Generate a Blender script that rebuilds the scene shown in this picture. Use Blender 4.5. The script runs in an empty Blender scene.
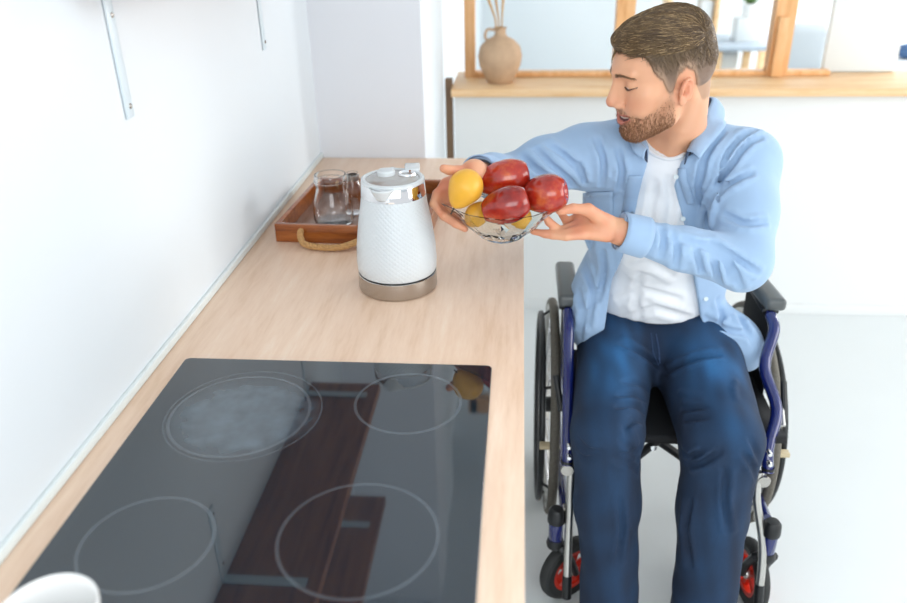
import bpy, bmesh, math, random
import numpy as np
from mathutils import Vector, Matrix

random.seed(7)
rng = np.random.default_rng(11)
PI = math.pi
COL = bpy.context.scene.collection
SC = bpy.context.scene

# ------------------------------------------------------------------ camera, world, light, exposure
FPX = 785.0
CAM = np.array([0.0, 0.0, 1.59])
_vy = np.array([69.5, -396.5, FPX]); _vz = np.array([32.5, 0.0, FPX])
_vz[1] = -(_vy[0] * _vz[0] + FPX * FPX) / _vy[1]
_y = _vy / np.linalg.norm(_vy); _z = -_vz / np.linalg.norm(_vz); _x = np.cross(_y, _z)
RW = np.stack([_x, _y, _z], 1)            # world axes in camera space (x right, y down, z forward)


def at(px, py, Y):
    """World point seen at a spot of the 907x603 frame, at depth Y of the room."""
    d = RW.T @ np.array([px - 453.5, py - 301.5, FPX])
    return CAM + d * (Y / d[1])


def atz(px, py, Z):
    d = RW.T @ np.array([px - 453.5, py - 301.5, FPX])
    return CAM + d * ((Z - CAM[2]) / d[2])


cd = bpy.data.cameras.new('camera'); co = bpy.data.objects.new('camera', cd); COL.objects.link(co)
cd.sensor_width = 36.0; cd.lens = FPX * 36.0 / 907.0
M = Matrix.Identity(4)
for i in range(3):
    M[i][0] = RW[0][i]; M[i][1] = -RW[1][i]; M[i][2] = -RW[2][i]
co.matrix_world = Matrix.Translation(Vector(CAM)) @ M
cd.clip_start = 0.02
cd.dof.use_dof = True; cd.dof.focus_distance = 1.50; cd.dof.aperture_fstop = 2.6
SC.camera = co

W = bpy.data.worlds.new('world'); SC.world = W; W.use_nodes = True
W.node_tree.nodes['Background'].inputs[0].default_value = (0.93, 0.965, 1.0, 1)
W.node_tree.nodes['Background'].inputs[1].default_value = 0.85


def area(name, loc, target, sx, sy, power, color):
    d = bpy.data.lights.new(name, 'AREA'); d.shape = 'RECTANGLE'; d.size = sx; d.size_y = sy; d.energy = power; d.color = color
    o = bpy.data.objects.new(name, d); COL.objects.link(o); o.location = loc
    o.rotation_euler = (Vector(target) - Vector(loc)).to_track_quat('-Z', 'Y').to_euler()
    return o


area('window_or_fill_light', (3.6, 0.9, 1.7), (0.0, 1.8, 0.8), 2.6, 1.8, 62, (1.0, 0.985, 0.96))
area('window_or_fill_light', (0.6, -2.2, 2.1), (0.2, 2.0, 0.8), 3.0, 1.6, 56, (0.93, 0.97, 1.0))
area('window_or_fill_light', (4.4, 5.2, 1.9), (0.6, 5.8, 0.9), 2.4, 1.6, 150, (0.97, 0.985, 1.0))  # fill lamp added to brighten the room beyond; no window stands here
SC.view_settings.view_transform = 'Standard'; SC.view_settings.look = 'None'
SC.view_settings.exposure = 0.10; SC.view_settings.gamma = 1.0
try: SC.view_settings.use_curve_mapping = False
except Exception: pass

# ------------------------------------------------------------------ materials


def srgb(h):
    h = h.lstrip('#'); c = [int(h[i:i + 2], 16) / 255 for i in (0, 2, 4)]
    return tuple(x / 12.92 if x <= 0.04045 else ((x + 0.055) / 1.055) ** 2.4 for x in c) + (1.0,)


class NT:
    """small helper around a material's node tree"""
    def __init__(self, name):
        self.m = bpy.data.materials.new(name); self.m.use_nodes = True
        self.t = self.m.node_tree; self.b = self.t.nodes['Principled BSDF']

    def n(self, typ, **kw):
        nd = self.t.nodes.new(typ)
        for k, v in kw.items():
            if k in nd.inputs: nd.inputs[k].default_value = v
            else: setattr(nd, k, v)
        return nd

    def l(self, a, b): self.t.links.new(a, b)

    def coord(self, scale=(1, 1, 1), rot=(0, 0, 0)):
        tc = self.n('ShaderNodeTexCoord'); mp = self.n('ShaderNodeMapping')
        mp.inputs['Scale'].default_value = scale; mp.inputs['Rotation'].default_value = rot
        self.l(tc.outputs['Object'], mp.inputs['Vector']); return mp.outputs['Vector']

    def noise(self, vec, scale, detail=3.0, rough=0.5):
        nd = self.n('ShaderNodeTexNoise'); nd.inputs['Scale'].default_value = scale
        nd.inputs['Detail'].default_value = detail; nd.inputs['Roughness'].default_value = rough
        if vec is not None: self.l(vec, nd.inputs['Vector'])
        return nd.outputs['Fac']

    def ramp(self, fac, stops):
        nd = self.n('ShaderNodeValToRGB'); cr = nd.color_ramp
        while len(cr.elements) < len(stops): cr.elements.new(0.5)
        for e, (p, c) in zip(cr.elements, stops): e.position = p; e.color = c if len(c) == 4 else srgb(c)
        self.l(fac, nd.inputs['Fac']); return nd.outputs['Color']

    def mix(self, fac, a, b, mode='MIX'):
        nd = self.n('ShaderNodeMix', data_type='RGBA', blend_type=mode)
        for s, v in ((0, fac), (6, a), (7, b)):
            if hasattr(v, 'links'): self.l(v, nd.inputs[s])
            else: nd.inputs[s].default_value = v
        return nd.outputs[2]

    def bump(self, h, strength=0.2, dist=0.002):
        nd = self.n('ShaderNodeBump'); nd.inputs['Strength'].default_value = strength; nd.inputs['Distance'].default_value = dist
        self.l(h, nd.inputs['Height']); self.l(nd.outputs['Normal'], self.b.inputs['Normal'])


def mat(name, col, rough=0.5, metal=0.0, bump=0, bscale=200, var=0.0, vscale=8, **kw):
    q = NT(name); c = srgb(col) if isinstance(col, str) else col
    q.b.inputs['Roughness'].default_value = rough; q.b.inputs['Metallic'].default_value = metal
    v = q.coord()
    f = q.noise(v, vscale, 3)
    lo = tuple(x * (1 - var) for x in c[:3]) + (1,)
    q.l(q.ramp(f, [(0.3, lo), (0.7, c)]), q.b.inputs['Base Color'])
    if bump: q.bump(q.noise(v, bscale, 2), bump, 0.001)
    for k, x in kw.items(): q.b.inputs[k.replace('_', ' ')].default_value = x
    return q.m


def wood(name, stops, scale, stretch, rough, rot=(0, 0, 0), bump=0.05, coat=0.0):
    q = NT(name); v = q.coord(stretch, rot)
    a = q.noise(v, scale, 5, 0.55); b = q.noise(v, scale * 5, 3, 0.6)
    f = q.n('ShaderNodeMath', operation='MULTIPLY_ADD'); q.l(b, f.inputs[0]); f.inputs[1].default_value = 0.35; q.l(a, f.inputs[2])
    f2 = q.n('ShaderNodeMath', operation='SUBTRACT'); q.l(f.outputs[0], f2.inputs[0]); f2.inputs[1].default_value = 0.17
    q.l(q.ramp(f2.outputs[0], stops), q.b.inputs['Base Color'])
    q.b.inputs['Roughness'].default_value = rough
    q.b.inputs['Coat Weight'].default_value = coat
    if bump: q.bump(b, bump, 0.001)
    return q.m


def glassm(name, tint=(1, 1, 1, 1), rough=0.0, ior=1.45):
    q = NT(name); q.b.inputs['Base Color'].default_value = tint; q.b.inputs['Transmission Weight'].default_value = 1.0
    q.b.inputs['Roughness'].default_value = rough; q.b.inputs['IOR'].default_value = ior
    return q.m


M_ = {}
M_['wall'] = mat('wall_paint', '#dde3e7', 0.75, bump=0.04, bscale=90, var=0.015, vscale=3)
M_['wall_grey'] = mat('pillar_paint', '#e0e3e8', 0.75, bump=0.04, bscale=90, var=0.01, vscale=3)
M_['floor'] = mat('floor_paint', '#e1e5e5', 0.38, var=0.03, vscale=2)
M_['white'] = mat('white_lacquer', '#ebedec', 0.4)
M_['seal'] = mat('seal_strip', '#dde4e3', 0.4)
M_['counter'] = wood('oak_laminate', [(0.28, '#e0bd9f'), (0.45, '#e9c9af'), (0.6, '#eed0b7'), (0.78, '#f2dac4')], 9, (5, 0.55, 5), 0.36)
M_['lightwood'] = wood('pine', [(0.3, '#e3b27c'), (0.5, '#f0c796'), (0.75, '#f5d3a9')], 6, (0.7, 6, 6), 0.45)
M_['post'] = wood('pine_post', [(0.3, '#d99d62'), (0.5, '#e9b47c'), (0.75, '#f0c190')], 6, (6, 6, 0.7), 0.45)
M_['shelf'] = wood('walnut_shelf', [(0.3, '#85491f'), (0.5, '#a8683a'), (0.75, '#bd7f4c')], 8, (6, 0.5, 6), 0.5)
M_['tray'] = wood('tray_wood', [(0.28, '#6d3413'), (0.5, '#94501f'), (0.75, '#ac662f')], 9, (0.8, 7, 7), 0.3, coat=0.3)
M_['traybase'] = wood('tray_base_wood', [(0.28, '#6b4a3a'), (0.5, '#8b6a58'), (0.75, '#a08070')], 9, (7, 0.8, 7), 0.35, coat=0.3)
M_['chrome'] = mat('chrome', '#e8e8ea', 0.07, 1.0)
M_['steel'] = mat('brushed_steel', '#b9b4ae', 0.27, 1.0, bump=0.05, bscale=400)
M_['alu'] = mat('aluminium_tube', '#c4c2bd', 0.3, 1.0)
M_['black'] = mat('black_plastic', '#17191b', 0.42, var=0.2)
M_['rubber'] = mat('rubber', '#2b2c2c', 0.65, bump=0.3, bscale=300, var=0.2)
M_['padgrey'] = mat('armrest_vinyl', '#5a5e5e', 0.28, bump=0.1, bscale=500, var=0.1)
M_['blue'] = mat('blue_enamel', '#111e62', 0.22, 0.0, var=0.1, Coat_Weight=0.8)
M_['red'] = mat('red_plastic', '#e2331b', 0.35)
M_['seatcloth'] = mat('black_nylon', '#131417', 0.85, bump=0.3, bscale=700)
M_['beige'] = mat('beige_clip', '#c9b795', 0.5)
M_['mesh'] = mat('tread_grey', '#6f6a60', 0.7, bump=0.6, bscale=260, var=0.3, vscale=200)
M_['kettle'] = mat('kettle_enamel', '#d9dee0', 0.25)
M_['ceramic'] = mat('ceramic', '#f1f0ee', 0.15)
M_['milk'] = mat('milk', '#ece7df', 0.3)
M_['rope'] = mat('rope', '#c79a64', 0.85, bump=0.5, bscale=500, var=0.25, vscale=150)
M_['clay'] = mat('clay', '#c9a888', 0.75, bump=0.35, bscale=60, var=0.18, vscale=25)
M_['dry'] = mat('dry_stem', '#c9a06a', 0.8)
M_['glass'] = glassm('clear_glass')
M_['bowlglass'] = glassm('bowl_glass', (0.95, 0.98, 0.97, 1), rough=.02, ior=1.22)
M_['pane'] = glassm('window_pane', (0.97, 0.99, 0.985, 1), ior=1.05)
M_['leaf'] = mat('leaf', '#6d9150', 0.5, var=0.3, vscale=20)
M_['cushion'] = mat('cushion_blue', '#4f6f9a', 0.85)
M_['paleblue'] = mat('pale_panel', '#e7f0f2', 0.6)
M_['greyfab'] = mat('grey_fabric', '#c3cbd0', 0.85, bump=0.2, bscale=300)
M_['steelpale'] = mat('bracket_paint', '#cfdbe1', 0.35, 0.0)
M_['darkgap'] = mat('brown_door_edge', '#7a6048', 0.6)

# ------------------------------------------------------------------ object helpers


def tag(o, label=None, cat=None, group=None, kind=None):
    if label: o['label'] = label
    if cat: o['category'] = cat
    if group: o['group'] = group
    if kind: o['kind'] = kind
    return o


def empty(name, loc, label, cat, group=None, rz=0):
    o = bpy.data.objects.new(name, None); COL.objects.link(o); o.location = loc; o.rotation_euler = (0, 0, rz)
    o.empty_display_size = 0.05
    return tag(o, label, cat, group)


def link(name, me, m, parent=None):
    o = bpy.data.objects.new(name, me); COL.objects.link(o)
    if m is not None: me.materials.append(m)
    if parent is not None:
        o.parent = parent; o.matrix_parent_inverse = world_of(parent).inverted()
    return o


def world_of(o):
    L = Matrix.LocRotScale(o.location, o.rotation_euler, o.scale)
    return (world_of(o.parent) @ o.matrix_parent_inverse @ L) if o.parent else L


def npmesh(name, V, F, smooth=True):
    me = bpy.data.meshes.new(name); V = np.asarray(V, np.float32); F = np.asarray(F, np.int32)
    me.vertices.add(len(V)); me.vertices.foreach_set('co', V.ravel())
    k = F.shape[1]; me.loops.add(F.size); me.loops.foreach_set('vertex_index', F.ravel())
    me.polygons.add(len(F)); me.polygons.foreach_set('loop_start', np.arange(0, F.size, k, dtype=np.int32))
    me.polygons.foreach_set('loop_total', np.full(len(F), k, np.int32))
    me.polygons.foreach_set('use_smooth', np.full(len(F), smooth, bool))
    me.update(calc_edges=True); me.validate(); return me


class B:
    """collects shapes (in world coordinates) for one mesh object"""
    def __init__(self): self.bm = bmesh.new()

    def box(self, lo, hi, bev=0.0, rz=0.0, seg=2, piv=None):
        lo = Vector(lo); hi = Vector(hi); c = (lo + hi) / 2; s = hi - lo
        t = bmesh.new(); bmesh.ops.create_cube(t, size=1.0)
        for v in t.verts: v.co = Vector((v.co.x * s.x, v.co.y * s.y, v.co.z * s.z))
        if bev: bmesh.ops.bevel(t, geom=list(t.edges), offset=bev, segments=seg, profile=0.5, affect='EDGES')
        Mx = Matrix.Translation(c) if piv is None else Matrix.Translation(Vector(piv)) @ Matrix.Rotation(rz, 4, 'Z') @ Matrix.Translation(c - Vector(piv))
        if piv is None: Mx = Mx @ Matrix.Rotation(rz, 4, 'Z')
        t.transform(Mx); self.add(t); return self

    def add(self, t):
        me = bpy.data.meshes.new('tmp'); t.to_mesh(me); t.free(); self.bm.from_mesh(me); bpy.data.meshes.remove(me)

    def tube(self, pts, r, n=10, closed=False, cap=True, radii=None, flat=None):
        pts = [Vector(p) for p in pts]; N = len(pts); rings = []
        up = None
        for i, p in enumerate(pts):
            a = pts[(i - 1) % N] if (closed or i > 0) else pts[0]; b = pts[(i + 1) % N] if (closed or i < N - 1) else pts[-1]
            t = (b - a).normalized()
            if up is None:
                up = Vector((0, 0, 1)) if abs(t.z) < 0.9 else Vector((1, 0, 0))
            u = (up - t * up.dot(t)).normalized(); up = u; w = t.cross(u)
            rr = radii[i] if radii else r; fl = flat or 1.0
            rings.append([self.bm.verts.new(p + u * (rr * math.cos(2 * PI * k / n)) + w * (rr * fl * math.sin(2 * PI * k / n))) for k in range(n)])
        for i in range(N if closed else N - 1):
            A, Bq = rings[i], rings[(i + 1) % N]
            for k in range(n): self.bm.faces.new((A[k], A[(k + 1) % n], Bq[(k + 1) % n], Bq[k]))
        if cap and not closed:
            self.bm.faces.new(rings[0][::-1]); self.bm.faces.new(rings[-1])
        return self

    def lathe(self, prof, c=(0, 0, 0), n=48, axis='Z', close=False, R=None):
        c = Vector(c); rings = []
        for r, z in prof:
            ring = []
            for k in range(n if r > 1e-6 else 1):
                a = 2 * PI * k / n
                p = Vector((r * math.cos(a), r * math.sin(a), z))
                if axis == 'X': p = Vector((p.z, p.x, p.y))
                if axis == 'Y': p = Vector((p.x, p.z, p.y))
                if R is not None: p = R @ p
                ring.append(self.bm.verts.new(c + p))
            rings.append(ring)
        S = list(zip(rings, rings[1:])) + ([(rings[-1], rings[0])] if close else [])
        for A, Bq in S:
            if len(A) == 1 and len(Bq) == 1: continue
            for k in range(n):
                if len(A) == 1: self.bm.faces.new((A[0], Bq[(k + 1) % n], Bq[k]))
                elif len(Bq) == 1: self.bm.faces.new((A[k], A[(k + 1) % n], Bq[0]))
                else: self.bm.faces.new((A[k], A[(k + 1) % n], Bq[(k + 1) % n], Bq[k]))
        return self

    def grid(self, P):
        """P: rows x cols x 3 array -> quad sheet"""
        R_ = [[self.bm.verts.new(Vector(p)) for p in row] for row in P]
        for i in range(len(R_) - 1):
            for j in range(len(R_[0]) - 1): self.bm.faces.new((R_[i][j], R_[i][j + 1], R_[i + 1][j + 1], R_[i + 1][j]))
        return self

    def out(self, name, m, parent=None, smooth=True, angle=35, thick=0):
        bmesh.ops.recalc_face_normals(self.bm, faces=self.bm.faces)
        me = bpy.data.meshes.new(name); self.bm.to_mesh(me); self.bm.free()
        if smooth:
            me.polygons.foreach_set('use_smooth', [True] * len(me.polygons))
            me.set_sharp_from_angle(angle=math.radians(angle))
        o = link(name, me, m, parent)
        if thick:
            md = o.modifiers.new('thick', 'SOLIDIFY'); md.thickness = thick; md.offset = 0
        return o


def local_origin(o):
    """move a top-level mesh's origin to the middle of its base"""
    me = o.data; n = len(me.vertices); a = np.empty(n * 3, np.float32); me.vertices.foreach_get('co', a); a = a.reshape(-1, 3)
    lo = a.min(0); hi = a.max(0); c = np.array([(lo[0] + hi[0]) / 2, (lo[1] + hi[1]) / 2, lo[2]])
    me.vertices.foreach_set('co', (a - c).ravel()); me.update(); o.location = c
    return o

# ------------------------------------------------------------------ the setting
def struct(b, name, m, **k):
    o = b.out(name, m, None, **k); tag(o, kind='structure'); return o


struct(B().box((-3.0, -3.0, -0.1), (5.0, 8.0, 0.0)), 'floor', M_['floor'], smooth=False)
struct(B().box((-0.80, -3.0, 0.0), (-0.612, 2.62, 2.8)), 'wall_left', M_['wall'], smooth=False)
# pillar that closes the worktop, with its lit return face
struct(B().box((-0.612, 2.345, 0.0), (-0.285, 2.62, 2.8)), 'wall_pillar', M_['wall_grey'], smooth=False)
struct(B().box((-0.612, 2.62, 0.0), (-0.295, 3.08, 2.8)), 'wall_return', M_['wall'], smooth=False)
struct(B().box((-0.80, 3.45, 0.0), (-0.33, 7.0, 2.8)), 'wall_back_left', M_['wall'], smooth=False)
struct(B().box((-0.29, 3.10, 0.0), (-0.262, 3.14, 0.99)), 'trim_1', M_['darkgap'], smooth=False)
struct(B().box((-0.255, 3.10, 0.0), (3.6, 3.34, 0.935)), 'wall_half', M_['white'], smooth=False)
struct(B().box((-0.262, 3.035, 0.935), (3.6, 3.40, 0.965), 0.003), 'trim_2', M_['lightwood'])
struct(B().box((-0.612, 0.0, 0.900), (-0.604, 2.345, 0.916), 0.002), 'trim_3', M_['seal'])
struct(B().box((-3.0, 6.9, 0.0), (5.0, 7.0, 2.8)), 'wall_far', M_['wall'], smooth=False)
struct(B().box((-3.0, -3.0, 2.8), (5.0, 7.0, 2.9)), 'ceiling', M_['wall'], smooth=False)
struct(B().box((-0.255, 3.088, 0.0), (3.6, 3.10, 0.045), 0.002), 'baseboard_half', M_['white'])

# interior window above the half wall
win = empty('window_1', (0.9, 3.30, 0.965), None, None); tag(win, kind='structure')
yb0, yb1 = 3.27, 3.33
def post(x0, x1, dx=0.0, z1=2.5):
    b = B(); t = bmesh.new(); bmesh.ops.create_cube(t, size=1.0)
    for v in t.verts:
        z = 0.965 if v.co.z < 0 else z1
        v.co = Vector(((x0 + x1) / 2 + v.co.x * (x1 - x0) + (dx if v.co.z > 0 else 0), yb0 + (v.co.y + .5) * (yb1 - yb0), z))
    b.add(t); return b
post(-0.224, -0.182).out('window_frame', M_['post'], win, smooth=False)
post(0.372, 0.443).out('window_frame', M_['post'], win, smooth=False)
post(0.975, 1.052, -0.0).out('window_frame', M_['post'], win, smooth=False)
B().box((0.985, 3.245, 0.967), (1.022, 3.27, 1.19), 0.003).out('window_stop', M_['post'], win)
B().box((-0.182, yb0 + .005, 0.966), (1.22, yb1 - .005, 0.985), 0.002).out('window_rail', M_['post'], win)
B().box((-0.215, yb0, 2.42), (3.6, yb1, 2.50)).out('window_rail', M_['post'], win, smooth=False)
B().box((-0.182, 3.298, 0.985), (0.372, 3.302, 2.42)).out('window_pane', M_['pane'], win, smooth=False)
B().box((0.443, 3.298, 0.985), (0.975, 3.302, 2.42)).out('window_pane', M_['pane'], win, smooth=False)
# white sliding door leaf beside the window
struct(B().box((1.215, 3.345, 0.967), (1.495, 3.38, 2.45), 0.004), 'door_1', M_['paleblue'])

# ------------------------------------------------------------------ signed distance modelling (numpy) + surface nets
def nrm(v): v = np.asarray(v, float); return v / np.linalg.norm(v)


class S:
    def __init__(self): self.ops = []

    def _a(self, mode, fn, c, R, k): self.ops.append((mode, fn, np.asarray(c, float), float(R), float(k))); return self

    def cone(self, a, b, r1, r2, k=0.02, mode='u'):
        a = np.asarray(a, float); b = np.asarray(b, float); ba = b - a; L2 = max(ba @ ba, 1e-12)
        def fn(P):
            t = np.clip(((P - a) @ ba) / L2, 0, 1)
            q = P - a - t[:, None] * ba
            return np.sqrt((q * q).sum(1)) - (r1 + (r2 - r1) * t)
        return self._a(mode, fn, (a + b) / 2, math.sqrt(L2) / 2 + max(r1, r2), k)

    def chain(self, pts, rs, k=0.02, kj=0.004, mode='u'):
        """a limb: joined cones blended into the rest with k"""
        pts = [np.asarray(p, float) for p in pts]
        if not hasattr(rs, '__len__'): rs = [rs] * len(pts)
        def fn(P):
            d = None
            for i in range(len(pts) - 1):
                a, b = pts[i], pts[i + 1]; ba = b - a; L2 = max(ba @ ba, 1e-12)
                t = np.clip(((P - a) @ ba) / L2, 0, 1); q = P - a - t[:, None] * ba
                e = np.sqrt((q * q).sum(1)) - (rs[i] + (rs[i + 1] - rs[i]) * t)
                d = e if d is None else smin(d, e, kj)
            return d
        A = np.array(pts); c = (A.min(0) + A.max(0)) / 2
        R = max(np.linalg.norm(p - c) for p in A) + max(rs) + kj
        return self._a(mode, fn, c, R, k)

    def ell(self, c, r, Rm=None, k=0.02, mode='u'):
        c = np.asarray(c, float); r = np.asarray(r, float); Rm = np.eye(3) if Rm is None else Rm
        def fn(P):
            q = (P - c) @ Rm
            k0 = np.sqrt(((q / r) ** 2).sum(1)); k1 = np.sqrt(((q / (r * r)) ** 2).sum(1)) + 1e-9
            return k0 * (k0 - 1) / k1
        return self._a(mode, fn, c, r.max(), k)

    def free(self, fn, k=0.004, mode='s', c=(0, 0, 0), R=50.0): return self._a(mode, fn, c, R, k)

    def __call__(self, P, ctr=None, rad=0.0):
        d = np.full(len(P), 0.5)
        for mode, fn, c, R, k in self.ops:
            if mode == 'd': d = d + fn(P); continue
            if ctr is not None and R < 40:
                if np.linalg.norm(ctr - c) - R - rad > k + 0.03: continue
            e = fn(P)
            if mode == 'u': d = smin(d, e, k)
            elif mode == 's': d = -smin(-d, e, k)
            elif mode == 'i': d = -smin(-d, -e, k)
        return d


def smin(a, b, k):
    if k <= 0: return np.minimum(a, b)
    h = np.clip(k - np.abs(a - b), 0, None) / k
    return np.minimum(a, b) - h * h * k * 0.25


def surface(sdf, lo, hi, h, Bn=14, cull=0.02):
    lo = np.asarray(lo, float); hi = np.asarray(hi, float)
    nb = np.ceil((hi - lo) / (h * Bn)).astype(int); NG = nb * Bn + 2
    g = np.stack(np.meshgrid(*[np.arange(n) for n in nb], indexing='ij'), -1).reshape(-1, 3)
    ctr = lo + (g + 0.5) * h * Bn; rad = h * Bn * math.sqrt(3) / 2
    act = np.abs(sdf(ctr)) < rad * 1.5 + cull
    o = np.arange(Bn + 1); off = np.stack(np.meshgrid(o, o, o, indexing='ij'), -1).reshape(-1, 3)
    corners = [(i, j, k) for i in (0, 1) for j in (0, 1) for k in (0, 1)]
    edges = [(a, b) for a in corners for b in corners if sum(b) - sum(a) == 1 and all(y >= x for x, y in zip(a, b))]
    VK, VP, Q = [], [], []
    def key(a): return (a[..., 0] * NG[1] + a[..., 1]) * NG[2] + a[..., 2]
    for gi, c in zip(g[act], ctr[act]):
        base = gi * Bn
        P = lo + (base + off) * h
        v = sdf(P, c, rad).reshape(Bn + 1, Bn + 1, Bn + 1)
        ins = v < 0
        if ins.all() or not ins.any(): continue
        acc = np.zeros((Bn, Bn, Bn, 3)); cnt = np.zeros((Bn, Bn, Bn))
        for a, b in edges:
            sa = tuple(slice(x, x + Bn) for x in a); sb = tuple(slice(x, x + Bn) for x in b)
            va, vb = v[sa], v[sb]; m = (va < 0) != (vb < 0)
            if not m.any(): continue
            t = np.where(m, va / np.where(m, va - vb, 1), 0)
            for ax in range(3):
                acc[..., ax] += np.where(m, a[ax] + t * (b[ax] - a[ax]), 0)
            cnt += m
        idx = np.argwhere(cnt > 0)
        if len(idx):
            pos = acc[tuple(idx.T)] / cnt[tuple(idx.T)][:, None]
            VP.append(lo + (base + idx + pos) * h); VK.append(key(base + idx + 1))
        for ax in range(3):
            e = [0, 0, 0]; e[ax] = 1
            A = ins[:Bn, :Bn, :Bn]; Bq = ins[e[0]:Bn + e[0], e[1]:Bn + e[1], e[2]:Bn + e[2]]
            m = A != Bq; ii = np.argwhere(m)
            if not len(ii): continue
            o1 = np.zeros(3, int); o2 = np.zeros(3, int); o1[(ax + 1) % 3] = 1; o2[(ax + 2) % 3] = 1
            p = base + ii + 1
            q = np.stack([key(p), key(p - o1), key(p - o1 - o2), key(p - o2)], 1)
            fl = A[m]; q[~fl] = q[~fl][:, ::-1]
            Q.append(q)
    VK = np.concatenate(VK); VP = np.concatenate(VP); Q = np.concatenate(Q)
    s = np.argsort(VK); VK = VK[s]; VP = VP[s]
    F = np.searchsorted(VK, Q); F = np.clip(F, 0, len(VK) - 1)
    ok = (VK[F] == Q).all(1); F = F[ok]; print('dropped', (~ok).sum())
    return VP, F


def relax(V, F, it=1, lam=0.5):
    n = len(V); E = np.concatenate([F[:, [0, 1]], F[:, [1, 2]], F[:, [2, 3]], F[:, [3, 0]]])
    deg = np.bincount(E.ravel(), minlength=n).astype(float); deg[deg == 0] = 1
    for _ in range(it):
        N = np.zeros_like(V)
        for ax in range(3):
            N[:, ax] = np.bincount(E[:, 0], V[E[:, 1], ax], n) + np.bincount(E[:, 1], V[E[:, 0], ax], n)
        V = V + lam * (N / deg[:, None] - V)
    return V


def vnormals(V, F):
    n = np.cross(V[F[:, 2]] - V[F[:, 0]], V[F[:, 3]] - V[F[:, 1]])
    N = np.zeros_like(V)
    for ax in range(3):
        for c in range(4): N[:, ax] += np.bincount(F[:, c], n[:, ax], len(V))
    return N / (np.linalg.norm(N, axis=1, keepdims=True) + 1e-12)


def wave_noise(seed, n, freq, stretch=(1, 1, 1)):
    """smooth pseudo-noise: a sum of plane waves"""
    r = np.random.default_rng(seed); K = r.normal(size=(n, 3)); K /= np.linalg.norm(K, axis=1, keepdims=True)
    K = K * (freq * r.uniform(0.6, 1.5, n))[:, None] / np.asarray(stretch); ph = r.uniform(0, 6.28, n)
    return lambda P: np.sin(P @ K.T + ph).sum(1) / math.sqrt(n)


def put_color(me, name, C):
    at_ = me.color_attributes.new(name, 'FLOAT_COLOR', 'POINT')
    at_.data.foreach_set('color', np.concatenate([C, np.ones((len(C), 1))], 1).astype(np.float32).ravel())


def onto(fn, p, d, lift=0.0):
    p = np.array(p, float)
    for _ in range(25):
        e = fn(p[None])[0] - lift; p = p - np.asarray(d) * e
        if abs(e) < 2e-4: break
    return p


def hit(fn, px, py, y0=1.2, lift=0.0, ymax=2.0):
    """first surface met by a line of sight"""
    p = at(px, py, y0); d = nrm(p - CAM)
    for _ in range(120):
        e = (fn(p[None], p, .05) if isinstance(fn, S) else fn(p[None]))[0] - lift
        if e < 3e-4 or p[1] > ymax: break
        p = p + d * min(e * .8, .03)
    return p


# ------------------------------------------------------------------ the man: key points (metres)
HS = .96                                 # head size
HC = np.array([0.2895, 1.630, 1.275])
HR = np.array([[0.2757, -0.9494, -0.1531], [-0.9576, -0.2564, -0.1331], [-0.0871, -0.1837, 0.9789]])   # columns: his left, forward, up
def Hd(l, f, u): return HC + HR @ np.array([l, f, u]) * HS
def loc(P): return (P - HC) @ HR / HS

neckB = np.array([0.335, 1.722, 1.105])
shL = np.array([0.484, 1.675, 1.085]); shR = np.array([0.150, 1.700, 1.095])
elL = at(741, 262, 1.50); wrL = at(622, 232, 1.452)
elR = np.array([-0.022, 1.640, 1.058]); wrR = at(474, 173, 1.455)
pelv = np.array([0.362, 1.85, 0.60]); belly = np.array([0.352, 1.81, 0.75]); chest = np.array([0.322, 1.745, 0.95])
hipL = np.array([0.455, 1.83, 0.595]); hipR = np.array([0.268, 1.83, 0.595])
knL = np.array([0.462, 1.455, 0.525]); knR = np.array([0.208, 1.455, 0.530])
anL = np.array([0.452, 1.365, 0.13]); anR = np.array([0.236, 1.365, 0.13])

# ------- body (one continuous skin)
body = S()
def he(l, f, u, rl, rf, ru, k=0.012, mode='u', both=False, rot=None):
    for s in ((1, -1) if both else (1,)):
        Rm = HR
        if rot is not None:
            a = rot * (s if both else 1); c_, s_ = math.cos(a), math.sin(a)
            Rm = HR @ np.array([[c_, -s_, 0], [s_, c_, 0], [0, 0, 1]])
        body.ell(Hd(l * s, f, u), np.array((rl, rf, ru)) * HS, Rm, k, mode)
def hcn(a, b, r1, r2, k=0.01, mode='u', both=False):
    for s in ((1, -1) if both else (1,)):
        body.cone(Hd(a[0] * s, a[1], a[2]), Hd(b[0] * s, b[1], b[2]), r1 * HS, r2 * HS, k, mode)

# torso and limbs
body.ell(pelv, (.150, .105, .10), None, 0.04).ell(belly, (.135, .095, .14), None, .05).ell(chest, (.145, .10, .165), None, .05)
body.cone(shR + [.02, 0, -.01], shL + [-.02, 0, -.01], .042, .042, .04)
body.cone(neckB + [.0, 0.0, .02], shL, .05, .036, .04).cone(neckB + [0, 0, .02], shR, .05, .036, .04)
body.chain([shL, elL, ], [.045, .034], .03); body.chain([elL, (elL + wrL) / 2, wrL], [.033, .027, .024], .012)
body.chain([shR, elR], [.045, .034], .03); body.chain([elR, (elR + wrR) / 2, wrR], [.033, .027, .024], .012)
for hp, kn, an in ((hipL, knL, anL), (hipR, knR, anR)):
    body.chain([hp, kn], [.088, .058], .03); body.chain([kn, kn * .6 + an * .4 + [0, .012, 0], an], [.055, .052, .036], .015)
    body.chain([an, an + [0, -.02, -.05], an + [0, -.15, -.07]], [.036, .034, .025], .015)
# neck
body.chain([Hd(0, -.035, -.03), Hd(0, -.030, -.07) * .5 + neckB * .5 + [0.004, 0, .01], neckB + [0, 0, 0]], [.056, .058, .064], .03)
body.chain([Hd(.052, -.03, -.03), Hd(.052, -.03, -.03) * .45 + np.array([.318, 1.650, 1.118]) * .55, np.array([.318, 1.650, 1.118])], [.011, .011, .008], .02)
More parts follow.
